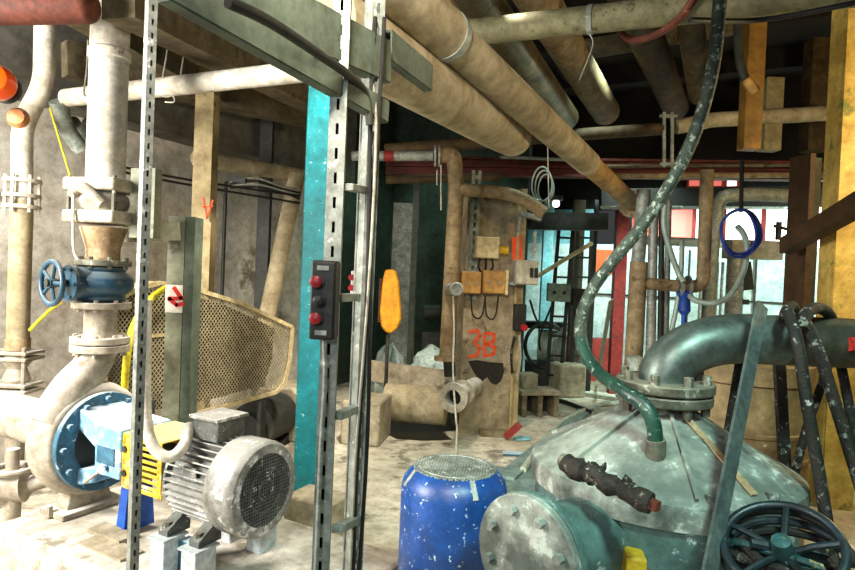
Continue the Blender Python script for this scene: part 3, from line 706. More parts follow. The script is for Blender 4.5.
bf = YAW(P(355, 284, 2.3), -8); MB(bf).box((0, .02, 0), (.035, .04, .1)).build('enclosure', 'whitepipe', sm, .004)
for z in (.025, -.015): MB(bf).cyl((-.012, 0, z), (-.012, -.014, z), .012, n=14).build('button', 'redplastic', sm)
MB(bf).bar((0, .03, 0), (.03, .06, -.03), .02, .02).build('bracket', 'galv', sm)
# slotted channels overhead that carry the frame
def channel(label, pa, pb, h, d, name='ceiling_channel'):
    a, b_ = V(pa), V(pb); ex = (b_-a).normalized(); ey = V((-ex.y, ex.x, 0)).normalized(); ez = ex.cross(ey)
    t = thing(name, label, 'channel', a); L_ = (b_-a).length
    m = MB(FR(a, ex, ey, ez)); m.box((L_/2, 0, 0), (L_, .006, h))
    for s in (-1, 1): m.box((L_/2, d/2, s*h/2), (L_, d, .008)); m.box((L_/2, d, s*(h/2-.012)), (L_, .005, .022))
    m.build('web', 'green', t); return t
c1 = channel('deep green grey channel overhead running back to the slotted frame top', P(225, -18, 1.25), P(390, 62, 1.86), .12, .04)
c2 = channel('narrow green grey channel overhead below the deep one, meeting the slotted frame', P(170, -18, 1.12), P(388, 112, 1.84), .06, .03)
c3 = channel('short perforated green channel overhead beyond the slotted frame', P(391, 45, 1.9), P(432, 78, 2.2), .09, .03)
for q in range(6):
    a = P(394 + q*6, 52 + q*4.6, 1.88 + q*.05)
run('tray_cable', smooth([P(228, 2, 1.15), P(270, 22, 1.25), P(320, 55, 1.45), P(352, 78, 1.64), P(366, 96, 1.74), P(370, 125, 1.76)], 5), .012, 'dark', 'dark cable bending down from the overhead channel into the slotted frame', 'cable')
# ------------------------------------------------------------------ overhead pipes
mp = thing('lagged_main_pipe', 'long pale lagged pipe running back overhead to an end flange near the hose', 'pipe', P(500, 100, 4))
na, fa = P(392, -14, 2.35), P(632, 203, 6.4)
mid = na.lerp(fa, .10); d = (fa-na).normalized()
MB().tube([na - d*.9, mid], .112, 32).build('near_section', 'insul', mp)
MB().tube([mid, na.lerp(fa, .62)], .1, 28).build('lagging', 'insul', mp)
MB().tube([na.lerp(fa, .62), fa], .088, 28).build('far_lagging', 'goldlag', mp)
MB().tube([mid - d*.03, mid + d*.015], .116, 32).build('joint_band', 'galvold', mp)
flange(MB(), fa + d*.03, d, .15, .05).build('end_flange', 'tan', mp)
bolt_parts(mp, None, fa + d*.03, d, .125, 8, .014, .045, 'oldsteel')
wd = thing('lagged_duct', 'wide pale lagged duct with a rounded end beside the long lagged pipe', 'duct', P(460, 110, 3))
na, fa = P(392, 64, 2.6), P(516, 139, 4.15); d = (fa-na).normalized()
MB().tube([na - d*.5, na.lerp(fa, .75), fa - d*.06, fa, fa + d*.03], [.14, .138, .13, .11, .05], 32).build('lagging', 'insul', wd)
MB().bar(fa + d*.02, fa + d*.06, .03, .03).build('end_lug', 'dark', wd)
cp = thing('overhead_cross_pipe', 'greenish pale pipe crossing overhead behind the long lagged pipe', 'pipe', P(600, 20, 3.6))
na, fa = P(458, 34, 4.0), P(900, -14, 3.05)
MB().tube([na, fa], .082, 28).build('barrel', 'greenpipe', cp)
q = na.lerp(fa, .36); d = (fa-na).normalized(); MB().tube([q - d*.015, q + d*.015], .087, 28).build('joint_band', 'galvold', cp)
MB().tube(smooth([q - UP*.09, q - UP*.16 + d*.02, q - UP*.36 - d*.05], 4), .0035, 6).build('hanger_wire', 'wire', cp)
for x0, y0, Y0, x1, y1, Y1, r, m, l in (
    (455, -35, 3.7, 566, 118, 6.6, .14, 'shiny', 'foil wrapped shiny duct overhead behind the long lagged pipe'),
    (520, -30, 4.6, 606, 112, 7.6, .17, 'tan', 'thick brown lagged pipe overhead between the foil duct and the hanging hose'),
    (622, -20, 5.0, 676, 108, 8.4, .17, 'brownpipe', 'dark wrinkled lagged pipe overhead next to the thick hanging hose'),
    (404, -70, 3.6, 486, 36, 5.4, .08, 'tan', 'orange brown pipe overhead squeezed above the long lagged pipe'),
    (686, -10, 5.2, 700, 95, 6.6, .12, 'brownpipe', 'dark brown pipe overhead dipping behind the thick hanging hose')):
    run('overhead_pipe', [P(x0, y0, Y0), P(x1, y1, Y1)], r, m, l, 'pipe')
tag(MB().bar(P(560, 54, 7.5), P(745, 22, 6.6), .14, .2).build('timber_baulk', 'joist'), 'pale overhead baulk crossing behind the wrinkled dark lagged pipe', 'baulk')
fp = thing('far_cross_pipe', 'tan horizontal pipe across the far bay under the dark ceiling', 'pipe', P(640, 120, 6.6))
MB().tube([P(385, 150, 6.9), P(600, 133, 6.9), P(662, 129, 6.9)], .07, 18).build('narrow_barrel', 'brownpipe', fp)
MB().tube([P(676, 127, 6.9), P(712, 120, 6.9), P(832, 113, 6.9)], .085, 20).build('wide_barrel', 'insul', fp)
b_ = MB()
for px in (664, 672): b_.bar(P(px, 112, 6.85), P(px, 167, 6.85), .03, .03)
for py in (116, 164): b_.bar(P(660, py, 6.83), P(677, py, 6.83), .03, .03)
b_.build('hanger_bracket', 'galvold', fp)
for x0, y0, x1, y1, r, Y, m, l in (
    (600, 166, 826, 165, .022, 7.3, 'joist', 'thin tan pipe along the red girder, upper of two'),
    (590, 176, 826, 175, .034, 7.25, 'tan', 'tan pipe just below the thin pipe along the red girder'),
    (386, 180, 500, 177, .05, 7.2, 'brownpipe', 'brown pipe under the red girder above the dark green bay'),
    (500, 157, 600, 161, .02, 7.2, 'galvold', 'thin grey conduit under the long lagged pipe in the far bay')):
    run('ceiling_pipe', [P(x0, y0, Y), P(x1, y1, Y)], r, m, l, 'pipe')
for i, (x0, y0, x1, y1, l) in enumerate(((434, 64, 470, 90, 'unused'),)): pass
for x0, y0, y1, Y, l in ((547, 118, 208, 6.0, 'thin wire hanging behind the long lagged pipe beside the looped cable'), (707, 40, 62, 4, 'short wire hanging from the greenish cross pipe')):
    if y0 > 60: run('hanging_wire', [P(x0, y0, Y), P(x0+2, y1, Y)], .006, 'wire', l, 'wire', n=6)
lc = thing('looped_cable', 'loops of grey cable hung under the red girder above the branch pipe', 'cable', P(544, 198, 6.1))
for q in range(3):
    c0 = P(542 + q*2, 184 + q*2, 6.1 + q*.04); o_ = MB(); R2 = .12 - .012*q
    o_.tube([c0 + V((R2*.85*math.cos(t), .02*math.sin(t*2), R2*1.45*math.sin(t))) for t in [2*PI*k/28 for k in range(29)]], .008, 6); o_.build('loop', 'clearhose', lc)
# yellow hanging stanchions in the dark bay
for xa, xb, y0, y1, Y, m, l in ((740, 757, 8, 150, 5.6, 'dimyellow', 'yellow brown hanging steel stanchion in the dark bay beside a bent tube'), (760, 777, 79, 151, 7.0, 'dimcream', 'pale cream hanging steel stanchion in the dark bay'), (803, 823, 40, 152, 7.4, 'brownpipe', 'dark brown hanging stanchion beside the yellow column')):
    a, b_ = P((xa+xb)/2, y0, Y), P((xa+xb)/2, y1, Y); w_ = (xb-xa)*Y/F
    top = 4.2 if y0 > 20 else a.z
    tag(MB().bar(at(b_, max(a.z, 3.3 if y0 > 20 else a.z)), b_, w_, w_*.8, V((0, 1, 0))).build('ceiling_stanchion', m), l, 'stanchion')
bt = thing('ceiling_tube', 'dark bent tube ending in a pinkish sleeve before the yellow brown stanchion', 'tube', P(745, 85, 5.0))
MB().tube(smooth([P(738, 12, 5.0), P(738, 40, 5.0), P(740, 62, 5.0), P(744, 76, 5.0), P(748, 82, 5.0)], 5), .035, 14).build('tube', 'dark', bt)
MB().cyl(P(746, 79, 5.0), P(756, 92, 5.0), .04).build('sleeve', 'boxtan', bt)
run('ceiling_cable', smooth([P(620, 32, 4.2), P(632, 40, 3.8), P(655, 35, 3.6), P(680, 18, 3.4), P(697, -8, 3.3)], 6), .022, 'rust', 'crusted reddish cable looping under the greenish cross pipe', 'cable')
run('ceiling_rope', smooth([P(690, 20, 3.0), P(760, 20, 3.2), P(850, 4, 3.0), P(880, -5, 3)], 5), .014, 'black', 'black crusted rope strung under the greenish cross pipe', 'rope')
# ------------------------------------------------------------------ thick hanging hose onto the tank
HP = [P(722, -25, 2.75), P(719, 10, 2.75), P(714, 60, 2.75), P(704, 105, 2.78), P(690, 145, 2.8), P(668, 187, 2.85), P(640, 228, 2.9), P(612, 262, 2.92), P(592, 290, 2.92), P(581, 320, 2.9), P(583, 348, 2.82), P(598, 372, 2.68), P(622, 390, 2.42), P(643, 404, 2.33), P(653, 422, 2.3), P(656, 446, 2.3)]
ho = thing('hanging_hose', 'thick crusted green hose sweeping down from the ceiling to the conical tank', 'hose', P(640, 300, 2.8))
hp = smooth(HP, 6); k = 58
MB().tube(hp[:k+1], .030, 16).build('crusted_length', 'hoseold', ho)
MB().tube(hp[k:], .029, 16).build('clean_length', 'hose', ho)
MB().tube(hp[-3:] + [hp[-1] - UP*.05], .038, 16).build('clamp', 'oldsteel', ho)
# ------------------------------------------------------------------ conical tank
TC = at(P(664, 385, 2.6), 0)
RZ = .885
tk = thing('conical_tank', 'pale crusted round tank with a conical top and side flange', 'tank', TC)
MB().lathe([(.53, 0), (.53, .76), (.53, RZ-.1)], TC, UP, 64).build('shell', 'tankside', tk)
MB().lathe([(.53, RZ-.1), (.548, RZ-.095), (.556, RZ-.04), (.55, RZ-.005), (.53, RZ+.008)], TC, UP, 64).build('rim', 'tank', tk)
MB().lathe([(.535, RZ), (.5, RZ+.02), (.14, RZ+.215), (.115, RZ+.225)], TC, UP, 64).build('cone_lid', 'tank', tk)
for a in (205, 262, 318, 20, 75, 140):
    e = V((math.cos(math.radians(a)), math.sin(math.radians(a)), 0))
    p = [TC + e*.52 + UP*(RZ+.01), TC + e*.13 + UP*(RZ+.222)]
    MB().bar(p[0], p[1], .012, .03).build('seam_ridge', 'tank', tk)
e = V((.30, -.95, 0)).normalized(); MB().bar(TC + e*.5 + UP*(RZ+.03), TC + e*.14 + UP*(RZ+.225), .03, .006).build('rust_strip', 'rustcone', tk)
MB().cyl(TC + UP*(RZ+.2), TC + UP*1.14, .105).build('neck', 'oldsteel', tk)
for a in (212, 240, 268, 296): 
    e = V((math.cos(math.radians(a)), math.sin(math.radians(a)), 0)); MB().cyl(TC + e*.51 + UP*(RZ), TC + e*.51 + UP*(RZ+.035), .022, n=6).build('rim_bolt', 'tank', tk)
q = TC + V((-.27, -.475, RZ-.24)); MB(YAW(q, -10)).box((0, 0, 0), (.07, .14, .11)).build('yellow_lug', 'yellowtag', tk, .01)
# side nozzle with blank flange
dn = V((-.74, -.67, 0)).normalized(); fc = P(527, 556, 2.08); 
ns = fc - dn*.04; MB().cyl(at(TC, fc.z) + dn*.46, ns, .15, n=28).build('side_nozzle', 'tankside', tk)
flange(MB(), fc - dn*.035, dn, .215, .03).build('nozzle_flange', 'tankside', tk, .004)
bf_ = flange(MB(), fc, dn, .215, .034).build('blank_flange', 'tank', tk, .006)
bolt_parts(bf_, None, fc + dn*.017, dn, .16, 8, .018, .024, 'tank', 'bolt_head', ph=.35, both=False)
# elbow pipe on the tank
el = thing('elbow_pipe', 'stainless elbow pipe with bolted flange rising from the conical tank', 'pipe', at(TC, 1.14))
ex_ = P(760, 339, 2.62); zt = ex_.z
pts = [at(TC, 1.22)] + [V((TC.x + .34*(1-math.cos(t)), TC.y, 1.235 + (zt-1.235)*math.sin(t))) for t in [PI/2*k/16 for k in range(17)]] + [V((TC.x+.5, TC.y, zt))]
MB().tube(pts, .108, 32).build('elbow', 'steel', el)
MB().tube([V((TC.x+.5, TC.y, zt)), V((3.0, TC.y+.0, zt-.005))], .108, 28).build('straight_run', 'oldpipe', el)
for z, rr in ((1.165, .2), (1.215, .205)): flange(MB(), at(TC, z), UP, rr, .042).build('flange', 'oldsteel', el, .006)
bolt_parts(el, None, at(TC, 1.19), UP, .17, 8, .019, .085, 'oldsteel', 'flange_bolt', ph=.2)
MB(FR(V((P(848, 338, 2.5).x, TC.y, zt+.005)), V((1, 0, 0)), V((0, 1, 0)))).tube([V((.09*k, -.1095, .02*math.sin(k*3))) for k in (0, 1)], .03, 8).build('red_smear', 'redspray', el)
# debris on the lid
lump = []
bl = thing('burnt_bar', 'burnt crusted black pipe piece lying on the sloping tank lid', 'pipe', P(610, 490, 2.2))
e1, e2 = V((-.55, -.835, 0)), V((.02, -1, 0))
pa = PZ(566, 462, RZ+.09); pb = PZ(650, 503, RZ+.055)
pts = [pa.lerp(pb, t/14) + V((random.uniform(-.008, .008), random.uniform(-.008, .008), random.uniform(-.006, .006))) for t in range(15)]
MB().tube(pts, [.03 + random.uniform(-.006, .014) for _ in pts], 12).build('shank', 'char', bl)
MB().tube([pa + (pa-pb).normalized()*.02, pa], .026, 12).build('open_end', 'oldsteel', bl)
for q in range(5):
    p = pts[2 + q*2]; MB().tube([p + V((0, 0, .02)), p + V((random.uniform(-.04, .04), random.uniform(-.03, .03), .032)), p + V((random.uniform(-.05, .05), .0, .02))], [.016, .014, .008], 8).build('crust_flake', 'char', bl)
MB().bar(pb + UP*.0, pb + (pb-pa).normalized()*.03, .03, .03).build('red_tip', 'rust', bl)
# ------------------------------------------------------------------ blue upright motor
bmC = at(P(455, 465, 2.62), 0)
um = thing('upright_motor', 'blue upright motor with a meshed round fan cowl, splashed with white', 'motor', bmC)
zt = P(455, 468, 2.62).z; rr = .232
MB().lathe([(rr*.70, zt), (rr*.74, zt+.006), (rr*.8, zt), (rr*.96, zt-.045), (rr, zt-.085), (rr, zt-.44), (rr*.98, zt-.45)], bmC, UP, 56).build('fan_cowl', 'bluemotor', um)
MB().lathe([(.02, .0), (.26, 0), (.26, .04), (.19, .05), (.19, zt-.42), (.05, zt-.41)], bmC, UP, 40).build('stator_body', 'bluemotor', um)
f = MB()
for q in range(30):
    a = 2*PI*q/30; rot = Matrix.Rotation(a, 3, 'Z'); f.box(bmC + rot @ V((.2, 0, 0)) + UP*.2, (.03, .006, .3), rot)
f.build('cooling_fins', 'bluemotor', um)
disc = [(rr*.78*math.cos(2*PI*q/32), rr*.78*math.sin(2*PI*q/32)) for q in range(32)]
g = MB(); wire_mesh(g, disc, bmC + UP*(zt+.006), V((1, 0, 0)), V((0, 1, 0)), UP, .0175, .005, ((.8, .6), (-.6, .8)))
for R2 in (.155,): g.torus(bmC + UP*(zt+.008), UP, R2, .004, 40, 6)
g.build('fan_grille', 'galvold', um)
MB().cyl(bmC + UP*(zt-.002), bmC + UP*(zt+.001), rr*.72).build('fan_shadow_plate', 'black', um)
for a in (200, 290, 20, 110):
    e = V((math.cos(math.radians(a)), math.sin(math.radians(a)), 0)); MB().bar(bmC + e*rr*.78 + UP*(zt+.004), bmC + e*rr*.99 + UP*(zt-.06), .022, .008).build('cowl_strap', 'galvold', um)
# ------------------------------------------------------------------ black props around the tank and the elbow pipe
tag(MB().bar(P(762, 305, 2.42), P(706, 590, 1.84), .06, .012, V((.3, -1, 0))).build('flat_bar', 'bar'), 'grey flat steel bar leaning against the elbow pipe before the tank', 'bar')
run('crusted_strap', [P(740, 360, 2.75), P(727, 440, 2.75)], .02, 'splash', 'short black splashed prop just behind the leaning grey flat bar', 'prop')
tag(MB().bar(P(779, 360, 3.0), P(786, 490, 2.95), .05, .03, V((0, -1, 0))).build('hanger_bar', 'splash'), 'black vertical flat bar between the beige tank and the taped props', 'bar')
run('taped_prop', smooth([P(788, 312, 2.4), P(798, 345, 2.3), P(808, 410, 2.25), P(820, 480, 2.2), P(836, 580, 2.1)], 5), .022, 'splash', 'black taped prop with white splashes nearest the handwheel', 'prop', 'taped props by the elbow pipe')
run('taped_prop', smooth([P(805, 322, 2.45), P(818, 350, 2.35), P(834, 400, 2.3), P(862, 490, 2.2)], 5), .023, 'tape', 'black taped prop sloping away from the handwheel before the yellow column', 'prop', 'taped props by the elbow pipe')
run('taped_prop', [P(838, 350, 2.75), P(852, 420, 2.7), P(866, 480, 2.65), at(P(868, 500, 2.6), .01)], .021, 'splash', 'black splashed prop passing behind the straight run of the elbow pipe', 'prop', 'taped props by the elbow pipe')
run('taped_prop', [P(832, 355, 2.85), P(806, 430, 2.8), P(790, 490, 2.75)], .019, 'tape', 'dark taped prop slanting down behind the other props towards the handwheel', 'prop', 'taped props by the elbow pipe')
run('wrapped_hose', smooth([P(802, 330, 2.35), P(806, 314, 2.4), P(818, 308, 2.5), P(830, 316, 2.6), P(836, 340, 2.75)], 5), .024, 'tape', 'black wrapped hose looped over the elbow pipe', 'hose')
run('wrapped_stub', smooth([P(784, 322, 2.42), P(786, 312, 2.46), P(792, 306, 2.52), P(797, 316, 2.55)], 4), .022, 'tape', 'lumpy black wrapping over the elbow pipe beside the leaning flat bar', 'wrapping')
# handwheel low at the corner
hw_ = thing('big_handwheel', 'large dark teal handwheel valve tangled with black hose beside the tank', 'valve', P(778, 545, 2.0))
wc, wd_ = P(782, 546, 1.85), V((-.38, -.36, .86)).normalized()
w_ = MB(); w_.torus(wc, wd_, .165, .014, 44, 10); x, y, _ = basis(wd_)
for q in range(5):
    a = 2*PI*q/5 + .5; w_.tube([wc - wd_*.04, wc + (x*math.cos(a) + y*math.sin(a))*.08 - wd_*.01, wc + (x*math.cos(a) + y*math.sin(a))*.165], .011, 8)
w_.build('handwheel', 'blackwheel', hw_)
MB().lathe([(.01, .03), (.028, .025), (.035, -.03), (.03, -.08), (.09, -.1), (.12, -.16), (.1, -.3), (.13, -.32), (.13, -.36)], wc, wd_, 24).build('bonnet', 'tealgear', hw_)
MB().lathe([(.11, 0), (.11, .05), (.08, .08), (.08, .42), (.11, .46)], at(wc - wd_*.36, 0), UP, 24).build('body', 'tealgear', hw_)
for q in range(3):
    c0 = wc - wd_*(.03 + .03*q) + x*(.02*q); MB().tube([c0 + (x*math.cos(t)*(1.03 + .07*q) + y*math.sin(t)*(1.0 - .08*q))*.17 for t in [.2 + 4.6*k/24 for k in range(25)]], .014, 8).build('hose_coil', 'blackcable' if q != 1 else 'blackwheel', hw_)
for q in range(4):
    rnd = random.Random(q); c0 = wc - wd_*.05
    pts = [c0 + V((rnd.uniform(-.15, .19), rnd.uniform(-.13, .1), rnd.uniform(-.08, .05))) for _ in range(6)]
    MB().tube(smooth(pts, 5), .013 + .004*(q % 2), 8).build('tangled_hose', ('blackcable', 'tape', 'tealgear', 'blackwheel')[q], hw_)
# ------------------------------------------------------------------ beige tank beyond and the yellow column
bt2 = at(P(742, 400, 4.1), 0)
bk2 = thing('beige_tank', 'beige round tank with lid and rib rings behind the stainless elbow', 'tank', bt2)
zl = P(742, 363, 3.8).z
MB().lathe([(.40, 0), (.40, zl-.14)], bt2, UP, 56).build('shell', 'beigetank', bk2)
MB().lathe([(.39, zl-.14), (.425, zl-.13), (.43, zl-.01), (.41, zl), (.02, zl+.03)], bt2, UP, 56).build('lid', 'beigetank', bk2)
for z in (zl-.45, zl-.62, .12): MB().lathe([(.40, z-.02), (.412, z-.01), (.412, z+.01), (.40, z+.02)], bt2, UP, 56).build('rib_ring', 'beigetank', bk2)
run('lid_pipe', [P(690, 352, 4.0), P(800, 360, 4.0)], .022, 'galv', 'pale thin pipe lying along the beige tank lid', n=10)
yc = at(P(842, 300, 4.6), 0)
yo = thing('yellow_column', 'tall yellow stained steel column with green patches behind the elbow pipe', 'column', yc); yo['kind'] = 'thing'
MB(YAW(yc, -8)).box((0, -.08, CH/2), (.215, .02, CH)).build('web', 'yellowcol', yo)
for s in (-1, 1): MB(YAW(yc, -8)).box((s*.11, .03, CH/2), (.02, .2, CH)).build('flange_plate', 'yellowcol', yo)
dk = at(P(802, 270, 5.2), 0)
do = thing('dark_column', 'dark brown and green steel column beside the yellow one', 'column', dk); do['kind'] = 'thing'
MB(YAW(dk, 12)).box((.04, 0, 1.4), (.18, .03, 2.8)).build('web', 'darkcol', do)
MB(YAW(dk, 12)).box((-.08, -.03, 1.4), (.05, .22, 2.8)).build('flange_plate', 'brownbeam', do)
struct(MB().bar(P(786, 246, 5.0), P(880, 192, 3.55), .1, .13).build('ceiling_beam', 'brownbeam'))
tag(MB().box(at(P(828, 452, 5.0), .2), (.2, .2, .4)).build('wooden_crate', 'yellowcol'), 'small yellowish box on the floor behind the yellow column foot', 'box')
tag(MB().box(at(P(862, 330, 5.2), .75), (.18, .1, 1.5)).build('red_sheet', 'redpaint'), 'red panel glimpsed past the yellow column', 'panel')
tag(MB(YAW(at(P(840, 470, 5.6), 0), 6)).box((.2, 0, .14), (1.1, .5, .28)).build('pallet', 'grating'), 'grey slatted pallet behind the yellow column foot', 'pallet')
# ------------------------------------------------------------------ clad post 3B and its boxes
Y3 = 6.3
pc = at(P(484, 428, Y3), 0); pw = 52*Y3/F; zt = P(484, 196, Y3).z
po = thing('clad_post', 'brown steel clad post with orange spray paint, carrying switch boxes', 'post', pc); po['kind'] = 'thing'
PF = YAW(pc, 8)
MB(PF).box((0, .22, zt/2+.02), (pw, .44, zt+.04)).build('cladding', 'post', po)
MB(PF).box((pw/2+.06, .1, 1.3), (.07, .14, 2.6)).build('side_channel', 'beigecol', po)
MB(PF).box((pw/2+.0, -.01, 1.25), (.03, .03, 2.5)).build('corner_angle', 'beigecol', po)
slotted(MB(PF @ Matrix.Translation((-pw/2+.07, -.03, 0))), .1, .03, 1.4, 2.75, .004, .05, .09, .03, lips=False).build('cable_ladder', 'galvold', po)
def pf(px, py, off=0):                               # pixel -> x, z on the post's front
    n = -(PF.to_3x3() @ V((0, 1, 0))); d = R @ V(((px - 427.5)/F, (285 - py)/F, -1)); t = (PF.translation - CAM).dot(n)/d.dot(n)
    q = PF.inverted() @ (CAM + d*t); return (q.x, q.z)
o0 = PF @ Matrix.Translation((0, -.004, 0))
strokes(MB(o0), [[pf(469, 332), pf(477, 330), pf(480, 336), pf(474, 342), pf(480, 348), pf(477, 355), pf(469, 357)], [pf(485, 333), pf(484, 356)], [pf(485, 333), pf(494, 334), pf(494, 341), pf(486, 344), pf(495, 347), pf(494, 354), pf(484, 356)]], .03).build('sprayed_number', 'spray', po)
MB(o0).prism([pf(*q) for q in ((468, 361), (477, 360), (490, 362), (503, 363), (504, 372), (501, 381), (496, 385), (491, 383), (487, 377), (482, 381), (477, 377), (473, 371))], (0, -.001, 0), (1, 0, 0), (0, 0, 1), (0, 1, 0), .003).build('black_smear', 'stain', po)
MB(PF @ Matrix.Translation((0, -.004, 0))).prism([pf(*q) for q in ((511, 238), (521, 235), (522, 259), (512, 262))], (.0, -.02, 0), (1, 0, 0), (0, 0, 1), (0, 1, 0), .004).build('orange_patch', 'spray', po)
def boxon(name, x0, y0, x1, y1, dep, m, label, cat='box', fr=None, group=None):
    a, b_ = pf(x0, y1), pf(x1, y0); w_, h = b_[0]-a[0], b_[1]-a[1]
    t = thing(name, label, cat, PF @ V(((a[0]+b_[0])/2, -dep/2, a[1])), group, yaw=8)
    MB(PF).box(((a[0]+b_[0])/2, -.002-dep/2, (a[1]+b_[1])/2), (w_, dep, h)).build('enclosure', m, t, .008)
    MB(PF).box(((a[0]+b_[0])/2, -.006-dep, (a[1]+b_[1])/2), (w_*.94, .01, h*.92)).build('cover', m, t, .004)
    return t, (a[0]+b_[0])/2, (a[1]+b_[1])/2, w_, h
t, cx, cz, w_, h = boxon('junction_box', 473, 238, 497, 258, .12, 'boxcream', 'cream junction box with a yellow knob, highest on the clad post')
MB(PF).cyl((cx + w_/2, -.07, cz-.02), (cx + w_/2 + .1, -.07, cz-.02), .035, .05, 14).build('gland', 'yellowtag', t)
for x in (-.06, 0, .06): MB(PF).tube(smooth([V((cx+x, -.06, cz-h/2)), V((cx+x*1.3, -.07, cz-h/2-.08)), V((cx+x*.6, -.03, cz-h/2-.15))], 4), .01, 7).build('cable_tail', 'blackcable', t)
t, cx, cz, w_, h = boxon('relay_box', 458, 272, 479, 293, .12, 'boxtan', 'tan box with two round knobs beside the bright tap handle on the clad post', group='tan boxes on the clad post')
for x in (-.05, .05): MB(PF).cyl((cx+x, -.13, cz), (cx+x, -.14, cz), .018, n=12).build('plug', 'post', t)
t, cx, cz, w_, h = boxon('relay_box', 480, 271, 503, 293, .12, 'boxtan', 'tan box with two round plugs and a pale edge strip on the clad post', group='tan boxes on the clad post')
for x in (-.05, .05): MB(PF).cyl((cx+x, -.13, cz), (cx+x, -.14, cz), .02, n=12).build('plug', 'post', t)
MB(PF).box((cx+w_/2+.015, -.06, cz), (.03, .12, h*1.05)).build('edge_strip', 'boxcream', t)
for i, (x0, x1) in enumerate(((470, 484), (484, 497))):
    a, b_ = pf(x0, 296), pf(x1, 296); m_ = pf((x0+x1)/2, 318 + i)
    run('looped_lead', smooth([PF @ V((a[0], -.05, a[1])), PF @ V((a[0]+.02, -.06, m_[1]+.05)), PF @ V((m_[0], -.06, m_[1])), PF @ V((b_[0]-.02, -.06, m_[1]+.06)), PF @ V((b_[0], -.05, b_[1]))], 5), .008, 'blackcable', ('dark cable loop hanging under the tan box by the tap handle', 'dark cable loop hanging under the tan box with the edge strip')[i], 'cable', 'cable loops on the clad post', 7)
t, cx, cz, w_, h = boxon('switch_box', 511, 261, 534, 284, .16, 'boxgrey', 'grey switch box with two dark toggles on the side of the clad post')
for x in (.04, .09): MB(PF).box((cx+x, -.18, cz), (.03, .03, .1)).build('toggle', 'black', t)
MB(PF).bar((cx-.1, -.1, cz-h/2), (cx-w_/2-.1, -.02, cz-h/2+.02), .03, .03).build('bracket', 'galvold', t)
t, cx, cz, w_, h = boxon('dark_switch', 512, 304, 524, 330, .1, 'black', 'black switch with a red knob below the grey switch box')
MB(PF).cyl((cx+.03, -.11, cz-.1), (cx+.03, -.15, cz-.1), .035, n=14).build('red_knob', 'redplastic', t)
for i, dx in enumerate((-.03, .02)):
    q = pf(516, 335); e = pf(514, 372 + 8*i)
    run('switch_lead', smooth([PF @ V((q[0]+dx, -.05, q[1])), PF @ V((q[0]+dx*2, -.06, (q[1]+e[1])/2)), PF @ V((e[0]+dx, -.04, e[1]))], 5), .014, 'wire' if i else 'tape', ('dark lead hanging from the black switch down the post side', 'pale lead hanging from the black switch down the post side')[i], 'cable', 'leads under the black switch', 7)
t = thing('lamp_bracket', 'small pale metal bracket over the side of the clad post', 'bracket', P(527, 216, Y3-.1))
MB().bar(P(519, 213, Y3-.1), P(541, 219, Y3-.1), .1, .05).build('arm', 'galv', t); MB().bar(P(520, 216, Y3-.1), P(518, 232, Y3-.1), .04, .03).build('leg_strip', 'galv', t)
MB().bar(P(535, 232, Y3-.1), P(534, 258, Y3-.1), .03, .03).build('tail_strip', 'galv', t)
tag(MB().bar(P(507, 436, 6.1), P(519, 425, 6.05), .1, .07).build('red_shoe', 'redpaint'), 'red painted metal scrap at the foot of the clad post', 'scrap')
tag(MB().box(PZ(494, 433, .03), (.3, .12, .06)).build('foot_plate', 'wood'), 'flat timber packing under the clad post front edge', 'packing')
# pipework hung on the post
Y4 = 6.0
dp = thing('drop_pipe', 'tan vertical pipe with elbow and branch down the face of the clad post', 'pipe', P(447, 358, Y4))
MB().tube(bend([P(440, 156, Y4), P(454, 154, Y4), P(456, 190, Y4), P(447, 356, Y4)], .16), .078, 20).build('drop', 'tan', dp)
MB().tube(smooth([P(456, 190, Y4), P(485, 191, Y4), P(508, 194, Y4), P(528, 202, Y4), P(544, 213, Y4)], 5), .066, 18).build('branch', 'tan', dp)
MB().tube([P(447, 356, Y4), P(447, 360, Y4)], .13, 20).build('end_flange', 'tan', dp)
MB().tube([P(449, 361, Y4), P(450, 376, Y4)], .06, 14).build('dark_stub', 'dark', dp)
hp_ = thing('horizontal_header', 'grey horizontal pipe with a red band and pale flange joint into the tan drop pipe', 'pipe', P(400, 160, Y4))
MB().tube([P(352, 156, Y4), P(433, 156, Y4)], .05, 18).build('barrel', 'galvold', hp_)
MB().tube([P(384, 156, Y4), P(394, 156, Y4)], .052, 18).build('red_band', 'redpaint', hp_)
for px in (434, 438): MB().tube([P(px, 156, Y4), P(px+2, 156, Y4)], .11, 20).build('flange', 'galv', hp_)
tp = thing('tap_handle', 'shiny metal tap with a round end on the tan drop pipe', 'tap', P(455, 290, Y4-.1))
MB().cyl(P(450, 289, Y4-.08), P(456, 289, Y4-.3), .06).build('body', 'galv', tp); MB().torus(P(456.5, 289, Y4-.31), P(450, 289, Y4-.08) - P(456, 289, Y4-.3), .055, .014).build('rim', 'galv', tp)
run('pale_hose', smooth([P(453, 296, Y4-.25), P(454, 330, Y4-.3), P(453, 370, Y4-.4), P(456, 420, Y4-.5), P(457, 427, Y4-.5), at(P(457, 427, Y4-.5), .01)], 5), .009, 'whitecable', 'thin pale hose hanging straight down from the tap past the flanged stub', 'hose', n=8)
for x, y0, y1 in ((437, 170, 185), (441, 165, 210)):
    run('strap_tail', [P(x, y0, Y4-.1), P(x, y1, Y4-.1)], .008, 'wire', ('short' if x < 440 else 'long') + ' metal strap tail hanging at the pale flange joint', 'strap', n=6)
fs = thing('flanged_stub', 'pale flanged pipe stub with an open end sticking out from the post foot', 'pipe', P(455, 397, 5.6))
c0 = P(453, 398, 5.55); dd = V((-.36, -.93, .0)).normalized()
